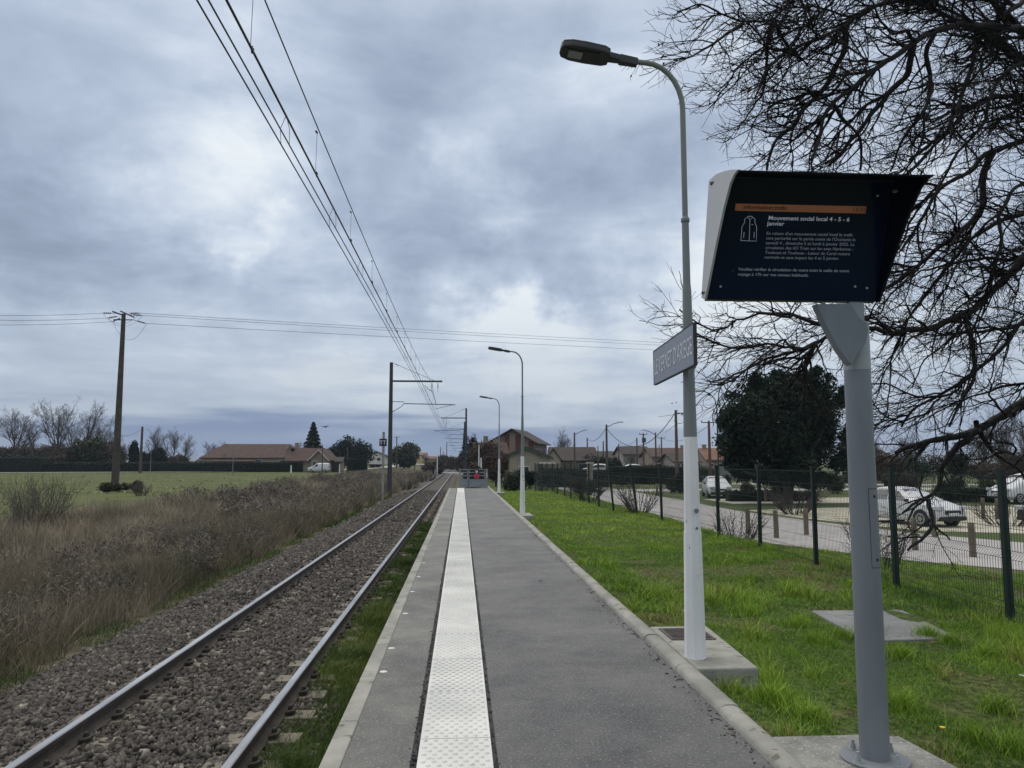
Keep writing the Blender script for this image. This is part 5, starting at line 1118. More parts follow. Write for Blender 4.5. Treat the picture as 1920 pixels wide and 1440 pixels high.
# slabs
mb = MB(); mb.prism([(1.803, 5.93), (2.28, 5.93), (2.36, 7.43), (1.803, 7.43)], -.26, .035); tag(mb.build('concrete_slab', 'concrete_light', bevel=.015), 'thick concrete slab carrying the nearest lamp post and a grate', 'slab')
t = thing('drain_grate', 'rusty dark cable grate set into the slab behind the nearest lamp post', 'grate', (2.06, 7.08, .036))
MB().box((0, 0, .004), (.40, .46, .008)).build('plate', 'iron', t); mb = MB()
for k in range(8): mb.box((0, -.18+.051*k, .010), (.34, .022, .008))
mb.build('ribs', 'iron', t)
mb = MB(); mb.bbox(1.803, 2.16, 23.1, 24.4, -.2, .0); tag(mb.build('concrete_slab', 'concrete_light', bevel=.01), 'low concrete slab under the second lamp post', 'slab')
mb = MB(); mb.bbox(1.803, 2.3, 40.8, 42.0, -.2, -.01); tag(mb.build('concrete_slab', 'concrete_light', bevel=.01), 'low concrete slab under the third lamp post', 'slab')
mb = MB(); mb.prism([(4.28, 9.36), (5.42, 9.34), (5.13, 7.83), (4.12, 7.78)], -.35, -.207); tag(mb.build('ground_slab', 'flat_slab', bevel=.01), 'flat grey inspection slab lying in the lawn behind the screen post', 'slab')
p = gp(1919, 1275, -.18); MB_ = MB(); MB_.box((p.x+.03, p.y, -.15), (.10, .07, .006), rz=.4, ry=.2); tag(MB_.build('scrap', 'paper'), 'small pale scrap lying in the grass at the right edge', 'litter')
p = gp(1767, 1361, -.12); t = thing('dandelion', 'single yellow flower in the grass right of the screen post', 'flower', (p.x, p.y, -.22)); MB().lathe((0, 0, .085), [(.014, 0), (.018, .008), (.006, .012)], 10).build('blossom', 'flower', t); MB().tube([(0, 0, 0), (.004, 0, .09)], .0018, 5).build('stalk', 'hedge', t)
for (px, py, ln, rz, lab) in ((1115, 1110, .14, .4, 'dark twig lying on the asphalt by the kerb, farthest of the four'), (1190, 1190, .10, 2.2, 'dark twig lying on the asphalt before the lamp slab'), (1234, 1236, .09, 1.0, 'dark curled twig at the kerb beside the lamp slab'), (1275, 1275, .07, .2, 'dark crumpled twig at the kerb just in front of the lamp slab'), (1014, 1090, .07, .2, 'tiny dark leaf lying alone in the middle of the asphalt')):
    p = gp(px, py, .006); mb = MB(); mb.tube([(p.x-ln/2*math.cos(rz), p.y-ln/2*math.sin(rz), .006), (p.x, p.y+.008, .012), (p.x+ln/2*math.cos(rz), p.y+ln/2*math.sin(rz), .007)], [.003, .005, .002], 5); tag(mb.build('twig', 'litter'), lab, 'twig')

# ------------------------------------------------------------------ gate at the platform end
t = thing('platform_gate', 'grey metal gate with a warning plate closing the far end of the platform', 'gate', (-.08, 47.75, 0)); 
def rect(mb, x0, x1, z0, z1, b=.05, th=.05):
    mb.bbox(x0, x0+b, -th/2, th/2, z0, z1); mb.bbox(x1-b, x1, -th/2, th/2, z0, z1); mb.bbox(x0+b, x1-b, -th/2+.002, th/2-.002, z0, z0+b); mb.bbox(x0+b, x1-b, -th/2+.002, th/2-.002, z1-b, z1)
for nm, x0, x1 in (('gate_leaf', 0, .50), ('gate_leaf', .53, 1.56)):
    mb = MB(); rect(mb, x0, x1, .06, 1.16); lf = mb.build(nm, 'gate', t)
    for z in (.92, .72, .49): MB().bbox(x0+.05, x1-.05, -.018, .018, z, z+.055).build('rail_bar', 'gate', lf)
    MB().bbox(x0+.05, x1-.05, -.006, .006, .11, .485).build('sheet', 'gate', lf)
mb = MB(); rect(mb, 1.59, 1.72, .0, 1.18, .045); mb.bbox(1.60, 1.70, -.01, .01, .1, 1.1); mb.bbox(-.07, -.02, -.03, .03, 0, 1.2); mb.build('gate_post', 'gate', t)
MB().box((1.655, -.035, .78), (.045, .01, .30)).build('label_plate', 'road_paint', t)
sg = MB().bbox(.88, 1.17, -.05, -.04, .86, 1.14).build('sign_plate', 'black', t)
mb = MB(); mb.prism([(1.025+.085*math.cos(R(a)), 1.0+.085*math.sin(R(a))) for a in range(0, 360, 24)], -.056, -.052, 'y'); mb.build('disc', 'sign_white', sg)
mb = MB(); mb.box((1.025, -.06, .985), (.026, .004, .075)); mb.box((1.025, -.06, 1.045), (.026, .004, .024)); mb.build('letter', 'black', sg)
MB().prism([(.84, .80), (.93, .88), (1.12, .88), (1.22, .80), (1.18, .74), (1.19, .60), (1.12, .57), (1.02, .61), (.92, .57), (.87, .60), (.89, .74)], -.056, -.048, 'y').build('warning_plate', 'red', t)

# ------------------------------------------------------------------ wire mesh fence
FP = [(6.12, 8.4, 0, 0), (6.26, 10.9, 0, 0), (6.30, 13.5, 0, 0), (6.27, 16.0, .01, 0), (6.22, 18.45, -.015, 0), (6.16, 20.95, 0, 0), (6.15, 23.5, -.02, 0), (5.98, 26, -.13, .03), (5.66, 28.5, -.10, .02), (5.55, 31, -.01, 0), (5.56, 33.5, 0, 0), (5.55, 36, .01, 0), (5.48, 38.5, 0, 0), (5.5, 41, .01, 0), (5.44, 43.5, 0, 0), (5.43, 46, 0, 0), (5.39, 48.5, 0, 0), (5.35, 51, 0, 0), (5.39, 53.5, 0, 0), (5.35, 56, 0, 0)]
FP = [(5.95, 5.9, 0, 0), (5.85, 3.4, 0, 0)][::-1]+FP
ft = thing('mesh_fence', 'dark green welded wire mesh fence with square posts along the lawn', 'fence', (6.12, 8.4, -.25)); FT = Vector(ft.location)
H_ = 1.72
for i, (x, y, lx, ly) in enumerate(FP):
    zb = float(gz(x, y)); mb = MB(); top = 1.50-zb
    mb.tube([(x-FT.x, y-FT.y, zb-.1-FT.z), (x+lx*H_-FT.x, y+ly-FT.y, 1.50-FT.z)], .047, 4); mb.box((x+lx*H_-FT.x, y+ly-FT.y, 1.50-FT.z+.008), (.078, .078, .018)); mb.build('post', 'fence_green', ft)
    for z in (.25, .8, 1.3):
        pass
for i in range(len(FP)-1):
    x, y, lx, ly = FP[i]; x2, y2, lx2, ly2 = FP[i+1]; T = Tubes(); far_ = y > 22; st = .05 if not far_ else .10; r_ = .0030 if not far_ else .0042
    zb = max(float(gz(x, y)), float(gz(x2, y2)))+.04; zt = 1.46; L2 = math.hypot(x2-x, y2-y); nW = int(L2/st); d = np.array([(x2-x)/L2, (y2-y)/L2, 0]); nn_ = np.array([-d[1], d[0], 0])
    nodes = []
    for h in (0, .18, .22, .26, .76, .80, .84, 1.36, 1.40, 1.44): nodes.append((h, -.045 if h in (.22, .80, 1.40) else 0))
    nodes.append((1.0, 0))
    nodes = [(0, 0), (.13, 0), (.17, -.05), (.21, 0), (.70, 0), (.75, -.05), (.80, 0), (1.30, 0), (1.35, -.05), (1.40, 0), (1.66, 0)]
    sc_h = (zt-zb)/1.66
    for k in range(nW+1):
        f = min(1, k*st/L2); b = np.array([x, y, 0])*(1-f)+np.array([x2, y2, 0])*f; tl = np.array([lx, ly/H_, 0])*(1-f)+np.array([lx2, ly2/H_, 0])*f
        P = np.array([b+nn_*o_+tl*h*sc_h+np.array([0, 0, zb+h*sc_h]) for h, o_ in nodes])
        T.add(P-np.array(FT), r_, 3)
    for h, o_ in ([(0.03, 0), (.13, 0), (.21, 0), (.45, 0), (.70, 0), (.80, 0), (1.05, 0), (1.30, 0), (1.40, 0), (1.63, 0)]):
        P = np.array([np.array([x, y, zb+h*sc_h])+np.array([lx, ly/H_, 0])*h*sc_h, np.array([x2, y2, zb+h*sc_h])+np.array([lx2, ly2/H_, 0])*h*sc_h]); T.add(P-np.array(FT), r_*1.15, 3)
    T.build('mesh_panel', 'fence_green', ft)

# ------------------------------------------------------------------ wooden bollards
bo = None
for (px, py, lab) in ((1403, 1001, 'wooden bollard beside the road, left of the round evergreen trunk'), (1456, 1009, 'wooden bollard beside the road, second from the lamp post'), (1716, 1032, 'wooden bollard right of the screen post at the road edge'), (1752, 1007, 'wooden bollard before the front wheel of the white hatchback'), (1825, 1045, 'wooden bollard nearest to the right fence post at the road edge'), (1844, 972, 'small far wooden bollard behind the white hatchback, left one'), (1871, 974, 'small far wooden bollard behind the white hatchback, right one'), (1436, 941, 'far wooden bollard behind the spiky bush'), (1232, 930, 'far wooden bollard left of the nearest lamp post'), (1512, 1003, 'wooden bollard between the trunk of the round evergreen and the fence post')):
    p = gp(px, py, -.95)
    if bo is None: bo = MB().lathe((0, 0, 0), [(.085, -.1), (.083, .80), (.078, .90), (.06, .925)], 12).build('bollard', 'wood', smooth=True); o = bo
    else: o = bo.copy(); col.objects.link(o)
    o.location = (p.x, p.y, -.95); o.rotation_euler = (random.uniform(-.02, .02), random.uniform(-.02, .02), random.random()*3); tag(o, lab, 'bollard', 'wooden bollards in the car park')
# ------------------------------------------------------------------ vehicles (local +x is forward)
def car(name, label, loc, rz, Lc, Wd, st, cab, paint='car_white', wheel_r=.31, wx=None, van=False, cat='car'):
    """st: stations (x, zbot, zbelt, ztop, half width belt, half width top); cab: (i0,i1,i2,i3) station indices: windscreen i1-i0.., glass between"""
    t = thing(name, label, cat, loc, rz)
    def sec(s_):
        x, zb, zl, zt, wb, wt = s_; h = zl-zb
        half = [(wb*.80, zb), (wb*.95, zb+.10*h), (wb, zb+.38*h), (wb*.995, zb+.72*h), (wb*.955, zl), (wt+(wb*.955-wt)*.5, zl+(zt-zl)*.5), (wt+.02, zt-(zt-zl)*.12), (wt*.82, zt), (wt*.4, zt+.012)]
        return [(x, -a, b) for a, b in half]+[(x, a, b) for a, b in reversed(half)]
    rows = [sec(s_) for s_ in st]
    mb = MB(); mb.grid(rows); mb.face(rows[0]); mb.face(rows[-1]); mb.face([rows[0][0], rows[0][-1]]+[rows[-1][-1], rows[-1][0]])
    body = mb.build('body', paint, t, smooth=True); sb = body.modifiers.new('sub', 'SUBSURF'); sb.levels = 1; sb.render_levels = 1
    def S(x, side_, f, o=.012):
        for a, b in zip(st[:-1], st[1:]):
            if a[0] >= x >= b[0]:
                k = (a[0]-x)/(a[0]-b[0]); q = [p*(1-k)+r_*k for p, r_ in zip(a, b)]; break
        _, zb, zl, zt, wb, wt = q; lo = wb*.955; hi = wt+.02
        return (x, side_*(lo+(hi-lo)*f*1.0+o), zl+(zt-zl)*(.03+.82*f))
    for sd_ in (-1, 1):
        for (xa, xb, xc, xd) in cab['side']:      # bottom front, bottom rear, top rear, top front
            mb = MB(); n = 6; r0 = [S(xa+(xb-xa)*i/n, sd_, .02) for i in range(n+1)]; r1 = [S(xd+(xc-xd)*i/n, sd_, .92) for i in range(n+1)]; mb.grid([r0, r1]); mb.build('side_window', 'car_glass', t, recalc=False)
    def front(x, f, y): return None
    for nm, (xl, zl_, wl, xh, zh, wh) in cab['screens']:
        mb = MB(); o = .03 if 'wind' in nm else -.03; mb.face([(xl+o, -wl, zl_), (xl+o, wl, zl_), (xh+o, wh, zh), (xh+o, -wh, zh)]); mb.build(nm, 'car_glass', t, recalc=False)
    x_f, x_r = st[0][0], st[-1][0]
    for wxx in wx:
        for sd_ in (-1, 1):
            mb = MB(); yy = sd_*(Wd/2-.09); c = Matrix.Translation((wxx, yy, wheel_r)) @ Matrix.Rotation(math.pi/2, 4, 'X')
            tm = MB(); tm.lathe((0, 0, 0), [(wheel_r*.68, -.10), (wheel_r*.94, -.10), (wheel_r, -.07), (wheel_r, .07), (wheel_r*.94, .10), (wheel_r*.68, .10)], 24); tm.v = [tuple(c @ Vector(v)) for v in tm.v]; w_ = tm.build('wheel', 'tyre', t)
            rm = MB(); rm.lathe((0, 0, 0), [(wheel_r*.16, -.108), (wheel_r*.16, .108)], 10)
            rm.lathe((0, 0, 0), [(wheel_r*.70, -.102), (wheel_r*.70, .102)], 24)
            rm.v = [tuple(c @ Vector(v)) for v in rm.v]; rm.build('rim', 'rim', w_)
            sp = MB()
            for k in range(5): 
                a = k*2*math.pi/5; sp.box((wheel_r*.40*math.cos(a+.62), wheel_r*.40*math.sin(a+.62), 0), (wheel_r*.20, wheel_r*.42, .212), rz=a+.62)
            sp.v = [tuple(c @ Vector(v)) for v in sp.v]; sp.build('hub_gap', 'plastic', w_)
            ar = MB(); ar.lathe((0, 0, 0), [(wheel_r*1.16, -.05), (wheel_r*1.16, .095)], 24); ar.v = [tuple(c @ Vector(v)) for v in ar.v]; ar.build('wheel_arch', 'plastic', t)
    for sd_ in (-1, 1):
        MB().box((cab['mirror'][0], sd_*(Wd/2+.07), cab['mirror'][1]), (.13, .15, .12)).build('mirror', paint if paint == 'car_dark' else 'plastic', t, bevel=.03)
        f_ = st[0]; zz_ = cab['light_z']; MB().box((x_f-.10, sd_*(Wd/2-.26), zz_), (.30, .34, .15), rz=-sd_*.35).build('headlight', 'headlight', t, bevel=.03)
        MB().box((x_r+.06, sd_*(Wd/2-.13), cab['tail_z']), (.16, .16, .26)).build('tail_light', 'tail_red', t, bevel=.02)
        MB().box((.25, sd_*(Wd/2+.004), cab['light_z']+.12), (.16, .02, .03)).build('door_handle', paint, t)
    MB().box((x_f-.005, 0, cab['light_z']-.17), (.10, Wd*.46, .14)).build('grille', 'plastic', t, bevel=.02)
    MB().box((x_f-.06, 0, st[0][1]+.05), (.20, Wd*.80, .17)).build('front_bumper', 'plastic', t, bevel=.04)
    MB().box((x_r+.05, 0, st[0][1]+.08), (.16, Wd*.84, .16)).build('rear_bumper', 'plastic', t, bevel=.04)
    MB().box((x_f+.055, 0, cab['light_z']-.24), (.012, .52, .11)).build('number_plate', 'road_paint', t)
    return t
hatch_st = [(2.02, .28, .62, .66, .70, .50), (1.86, .20, .74, .80, .83, .62), (1.30, .19, .88, .96, .86, .70), (.90, .19, .93, 1.02, .87, .70), (.35, .19, .97, 1.38, .87, .60), (-.15, .19, .99, 1.50, .87, .58), (-.90, .19, 1.00, 1.50, .87, .57), (-1.55, .20, 1.01, 1.42, .86, .54), (-1.88, .24, 1.00, 1.16, .82, .60), (-2.00, .32, .80, .86, .76, .60)]
hatch_cab = dict(side=[(.62, -.32, -.32, .10), (-.40, -1.20, -1.10, -.40), (-1.26, -1.62, -1.40, -1.18)], screens=[('windscreen', (.86, 1.03, .64, .12, 1.44, .50)), ('rear_window', (-1.86, 1.10, .56, -1.56, 1.38, .46))], mirror=(.72, 1.0), light_z=.74, tail_z=.88)
p = gp(1722, 984, -.93)
car('parked_hatchback', 'white five-door hatchback parked on pale gravel behind the right part of the fence', (p.x+.1, p.y+.7, -.935), R(-74), 4.0, 1.74, hatch_st, hatch_cab, wx=(1.28, -1.28))
van_st = [(1.98, .28, .66, .72, .74, .56), (1.84, .20, .82, .90, .86, .66), (1.35, .19, .98, 1.06, .89, .72), (1.02, .19, 1.04, 1.16, .89, .74), (.50, .19, 1.08, 1.60, .90, .68), (.05, .19, 1.10, 1.78, .90, .70), (-1.2, .19, 1.10, 1.80, .90, .70), (-1.90, .20, 1.10, 1.78, .89, .70), (-2.04, .26, 1.05, 1.66, .86, .66)]
van_cab = dict(side=[(.86, .02, .05, .34)], screens=[('windscreen', (1.00, 1.16, .70, .36, 1.68, .60))], mirror=(.92, 1.12), light_z=.84, tail_z=1.0)
p = gp(1336, 932, -.95)
car('parked_car', 'white compact car facing the camera, parked just right of the nearest lamp post', (p.x+.3, p.y, -.94), R(-100), 3.8, 1.70, hatch_st, hatch_cab, wx=(1.28, -1.28))
xv = lft(598, 153); car('delivery_van', 'small white panel van parked before the gabled house at the far field edge', (xv, 153, -.42), R(178), 4.1, 1.76, van_st, van_cab, wx=(1.3, -1.3), cat='van')
mp_st = [(2.2, .30, .66, .74, .78, .6), (2.05, .2, .86, .94, .90, .7), (1.5, .2, 1.02, 1.12, .93, .75), (.6, .2, 1.08, 1.68, .93, .72), (.1, .2, 1.10, 1.86, .93, .74), (-1.6, .2, 1.10, 1.88, .93, .74), (-2.3, .22, 1.08, 1.80, .92, .72), (-2.42, .3, 1.0, 1.2, .86, .7)]
mp_cab = dict(side=[(1.0, .25, .25, .5), (.15, -.85, -.85, .15), (-.95, -2.15, -2.05, -.95)], screens=[('windscreen', (1.28, 1.14, .74, .52, 1.74, .62)), ('rear_window', (-2.40, 1.14, .64, -2.30, 1.74, .58))], mirror=(1.0, 1.15), light_z=.86, tail_z=1.0)
D = 46; xq = lft(1908, D); car('minivan', 'white minivan with a row of windows half out of the picture at the right edge', (xq+.5, D, -.94), R(188), 4.6, 1.84, mp_st, mp_cab, wx=(1.45, -1.45), cat='minivan', wheel_r=.33)
D = 29; car('dark_car', 'dark car mostly hidden behind the rightmost fence post', (lft(2012, D), D, -.94), R(185), 4.0, 1.74, hatch_st, hatch_cab, paint='car_dark', wx=(1.28, -1.28))
D = 104; car('parked_car', 'small far white car whose roof shows above the garden hedge', (lft(1178, D), D, -.2), R(175), 4.0, 1.74, hatch_st, hatch_cab, wx=(1.28, -1.28))
D = 82; car('parked_car', 'far white car roof glimpsed behind the fence beside the stone pillar', (lft(1103, D), D, -1.0), R(170), 4.0, 1.74, hatch_st, hatch_cab, wx=(1.28, -1.28))
D = 100; car('parked_car', 'far white car behind the hedge near the stone gate pillar', (lft(1116, D), D, -.15), R(175), 4.0, 1.74, hatch_st, hatch_cab, wx=(1.28, -1.28))

# ------------------------------------------------------------------ houses
def house(name, label, loc, rz, Lx, Wy, hw, hr, wall, roof, wins=(), chim=(), over=.35, ridge='x', cat='house', door=None, trim=None, panels=(), hip=0):
    """ridge along local x (long side) or y; windows: (face, u, z, w, h, material) face in 'f' (-y) 'r' (+x) 'l' (-x)"""
    t = thing(name, label, cat, loc, rz); a, b = Lx/2, Wy/2
    mb = MB()
    if ridge == 'x':
        mb.prism([(-b, 0), (b, 0), (b, hw), (0, hw+hr-.05), (-b, hw)] if not hip else [(-b, 0), (b, 0), (b, hw), (-b, hw)], -a, a, 'x')
    else: mb.prism([(-a, 0), (a, 0), (a, hw), (0, hw+hr-.05), (-a, hw)], -b, b, 'y')
    mb.build('wall', wall, t)
    mb = MB(); th = .16
    if ridge == 'x':
        s_ = hr/b; A = a+over; B = b+over
        if hip:
            zt = hw+hr; c = A-hip; mb._add([(-A, -B, hw-s_*over), (A, -B, hw-s_*over), (A, B, hw-s_*over), (-A, B, hw-s_*over), (-c, 0, zt), (c, 0, zt), (-A, -B, hw-s_*over-th), (A, -B, hw-s_*over-th), (A, B, hw-s_*over-th), (-A, B, hw-s_*over-th)], [(0, 1, 5, 4), (1, 2, 5), (2, 3, 4, 5), (3, 0, 4), (0, 6, 7, 1), (1, 7, 8, 2), (2, 8, 9, 3), (3, 9, 6, 0), (6, 9, 8, 7)])
        else: mb.prism([(-B, hw-s_*over), (0, hw+hr), (B, hw-s_*over), (B, hw-s_*over+th), (0, hw+hr+th), (-B, hw-s_*over+th)], -A, A, 'x')
    else:
        s_ = hr/a; A = a+over; B = b+over
        mb.prism([(-A, hw-s_*over), (0, hw+hr), (A, hw-s_*over), (A, hw-s_*over+th), (0, hw+hr+th), (-A, hw-s_*over+th)], -B, B, 'y')
    rf = mb.build('roof', roof, t)
    if trim:
        mb = MB()
        if ridge == 'y': mb.prism([(-A-.02, hw-s_*over-.12), (0, hw+hr-.12), (A+.02, hw-s_*over-.12), (A+.02, hw-s_*over+th*.6), (0, hw+hr+th*.6), (-A-.02, hw-s_*over+th*.6)], -B-.06, -B-.01, 'y')
        else: mb.bbox(-A, A, -B-.08, -B-.01, hw-s_*over-.05, hw-s_*over+.10)
        mb.build('fascia', trim, rf)
    def place(mb, face, u, z, w, h, d0, d1):
        if face == 'f': mb.bbox(u-w/2, u+w/2, -b-d1, -b-d0, z, z+h)
        elif face == 'r': mb.bbox(a+d0, a+d1, u-w/2, u+w/2, z, z+h)
        else: mb.bbox(-a-d1, -a-d0, u-w/2, u+w/2, z, z+h)
    for (face, u, z, w, h, mt) in wins:
        mb = MB(); place(mb, face, u, z, w+.16, h+.16, .005, .05); place(mb, face, u, z-.08, w+.3, .07, .005, .12); fr = mb.build('window', 'wall_white', t)
        mb = MB(); place(mb, face, u, z+.06, w, h, .052, .07); mb.build('pane', mt, fr)
    for (face, u, z, w, h, mt) in panels:
        mb = MB(); place(mb, face, u, z, w, h, .004, .05); mb.build('wall_panel', mt, t)
    if door:
        face, u, w, h, mt = door; mb = MB(); place(mb, face, u, 0.02, w, h, .004, .06); mb.build('door', mt, t)
    for (x, y, w, h) in chim:
        mb = MB(); z0 = hw+hr*(1-(abs(y)/b if ridge == 'x' else abs(x)/a))-.2; mb.box((x, y, z0+h/2), (w, w, h)); mb.box((x, y, z0+h+.04), (w+.12, w+.12, .08)); mb.build('chimney', 'chimney', rf)
    return t
def H(px0, px1, D): return (lft(px0, D)+lft(px1, D))/2, abs(lft(px1, D)-lft(px0, D))
# left side
x, w = H(392, 572, 168); house('long_house', 'long low house with a wide red-brown tiled roof behind the field hedge', (x, 168, -.45), 0, w, 10, 3.1, 2.75, 'wall_cream', 'roof_red', [('f', 1.6, 1.4, 1.0, 1.0, 'blue'), ('f', -4, 1.4, 1.1, 1.1, 'glass'), ('f', 6.5, 1.3, 1.1, 1.1, 'glass')], [(8.5, -1.2, .7, 1.0)], hip=3.5)
x, w = H(344, 432, 160); house('farm_outbuilding', 'lower red-brown roof with a small chimney left of the long house', (x, 172, -.45), 0, w+1.5, 8, 1.9, 3.2, 'wall_cream', 'roof_red', [], [], hip=3.5)
x, w = H(404, 478, 163); house('annex', 'lean-to wing with a brown roof and pale wall in front of the long house', (x, 163.9, -.45), 0, w, 3.4, 2.2, .75, 'wall_beige', 'roof_red', [('f', 0, .6, 5, .35, 'wall_white')], [(-2.4, -.3, .45, .9)])
x, w = H(588, 618, 158); house('gabled_house', 'small beige house with its pale gable facing the camera behind the white van', (x, 160.5, -.45), R(-6), w+.3, 7, 2.7, 1.75, 'wall_beige', 'roof_red', [('f', -.9, 1.2, .7, .9, 'glass')], [], ridge='y', over=.45, trim='wall_white')
x, w = H(556, 598, 166); house('house_wing', 'middle house part with a red-brown roof between the long house and the gabled one', (x, 165, -.45), 0, w+2, 7, 2.4, 2.4, 'wall_beige', 'roof_red', [], [], over=.4)
x, w = H(619, 641, 162); t = house('shed', 'low brown-roofed carport right of the gabled house', (x, 162, -.45), 0, w+.4, 4, 2.1, .8, 'wall_beige', 'roof_brown', [], [], door=('f', .1, 1.6, 1.9, 'dark'))
x, w = H(692, 722, 235); house('white_house', 'far pale house with a low grey gable above the field road', (x, 235, .9), 0, w+1.5, 8, 2.4, 1.3, 'wall_white', 'roof_brown', [('f', .9, 1.0, 1.0, .8, 'dark'), ('f', -1.6, 1.0, .8, .6, 'dark')], [], ridge='y', over=.5)
x, w = H(778, 800, 330); house('yellow_house', 'small far yellow house with an orange roof near the crossing', (x, 330, 1.4), 0, w, 6, 3.0, 1.0, 'wall_yellow', 'roof_orange', [('f', -1, 1.6, .9, .9, 'dark'), ('f', 1.1, 1.6, .9, .9, 'dark')], [])
x, w = H(798, 822, 325); house('outbuilding', 'low orange-roofed shed right of the far yellow house', (x, 325, 1.3), 0, w, 5, 1.6, .9, 'wall_beige', 'roof_orange', [], [])
# centre
cx, w = H(936, 1012, 130)
pn = [('f', u, 3.0, w_, z, 'brick') for u, w_, z in ((-3.3, .7, 3.0), (-.9, .8, 4.2), (1.05, 1.0, 4.1), (3.2, .9, 3.0))]
pn += [('r', -4.6+1.15*k, 3.0, .5, 2.0, 'brick') for k in range(9)]
house('two_storey_house', 'big two-storey house with red vertical panels under a brown gable roof', (cx+.3, 134, -1), R(-17), 7.6, 11, 5.9, 2.1, 'wall_beige', 'roof_brown', [('r', -4.0+1.15*k, 3.2, .55, 1.5, 'dark') for k in range(8)]+[('f', -1.75, 3.4, .7, 1.2, 'dark')], [], ridge='y', over=.7, panels=pn)
cx, w = H(944, 1032, 84); house('gabled_garage', 'cream garage with a low green-edged gable facing the camera', (cx, 86, -1), R(-4), w, 7, 3.05, 1.05, 'wall_cream', 'roof_brown', [('f', -.2, 1.4, 1.0, .6, 'dark')], [], ridge='y', over=.32, trim='trim_green', cat='garage')
cx, w = H(1028, 1046, 92); house('small_wing', 'narrow dark-roofed annexe right of the cream garage', (cx, 93, -1), R(-4), w+.6, 5, 2.9, 1.2, 'wall_cream', 'roof_brown', [], [], ridge='y', over=.25)
cx, w = H(1046, 1106, 120); house('low_house', 'long low house with a dark brown roof right of the garage', (cx, 122, -1), 0, w+1.4, 8, 2.9, 1.9, 'wall_beige', 'roof_brown', [('f', 1.2, 1.1, 1.0, 1.1, 'dark')], [], over=.5)
cx, w = H(898, 940, 112); house('cottage', 'reddish-roofed cottage half hidden by the thicket behind the gate', (cx, 114, -1), R(8), w+1, 7, 3.0, 2.3, 'wall_beige', 'roof_red', [], [(-.6, 0, .6, 1.2), (.9, 0, .6, .9)], over=.4)
# right
for (p0, p1, D, hw, hr, wl, rf_, lab, ch) in ((1212, 1292, 150, 3.6, 1.6, 'wall_beige', 'roof_red', 'red-tiled house row with pale openings left of the nearest lamp post', [(3, 0, .6, .8)]), (1160, 1210, 165, 4.2, 1.6, 'wall_grey', 'roof_brown', 'grey pyramid-roofed house behind the garden bush', []), (1250, 1296, 128, 2.6, 1.3, 'wall_grey', 'roof_brown', 'brown-roofed shed just left of the nearest lamp post', []), (1310, 1372, 135, 3.0, 1.9, 'wall_beige', 'roof_orange', 'orange-tiled house right of the nearest lamp post', [(-2, 0, .6, .9)]), (1376, 1420, 150, 3.2, 1.6, 'wall_white', 'roof_red', 'far house hidden behind the round evergreen', []), (1590, 1650, 120, 3.0, 1.4, 'wall_white', 'roof_brown', 'pale house glimpsed between the evergreen and the screen post', []), (1105, 1150, 175, 3.4, 1.5, 'wall_beige', 'roof_brown', 'far brown-roofed house behind the flat-topped tree', [])):
    cx, w = H(p0, p1, D); house('house', lab, (cx, D, -1), R(3), w, 8, hw, hr, wl, rf_, [('f', u*w/5, 1.1, .9, 1.1, 'dark') for u in (-2, -.6, .8, 2)], ch, over=.4)
cx, w = H(1290, 1440, 105); t = thing('boundary_wall', 'long grey rendered wall behind the parked white car', 'wall', (cx, 105, -1)); MB().box((0, 0, .95), (w, .25, 1.9)).build('wall', 'wall_grey', t); MB().box((0, 0, 1.93), (w+.1, .33, .07)).build('coping', 'concrete', t)
x = lft(1106, 72); t = thing('stone_pillar', 'pale stone gate pillar with a projecting cap behind the fence', 'pillar', (x, 72, -1)); MB().box((0, 0, 1.2), (.5, .5, 2.4)).build('shaft', 'wall_cream', t, bevel=.02); mb = MB(); mb.box((0, 0, 2.46), (.72, .72, .12)); mb.box((0, 0, 2.56), (.6, .6, .08)); mb.build('cap', 'concrete', t)
x = lft(1026, 56); t = thing('shelter_roof', 'white flat canopy showing above the dark fence', 'shelter', (x, 56, -.6)); MB().box((0, 0, 2.12), (1.05, .9, .10)).build('canopy', 'wall_white', t)
for sx in (-.45, .45): MB().tube([(sx, 0, 0), (sx, 0, 2.1)], .03, 6).build('leg', 'steel', t)
x = lft(1324, 66); t = thing('wheelie_bin', 'dark bin standing behind the parked white car', 'bin', (x, 66, -.95)); MB().lathe((0, 0, 0), [(.33, 0.05), (.45, 1.25)], 4, rot=R(45)).build('bin_body', 'plastic', t); MB().box((0, 0, 1.29), (.75, .75, .09)).build('lid', 'plastic', t, bevel=.03)

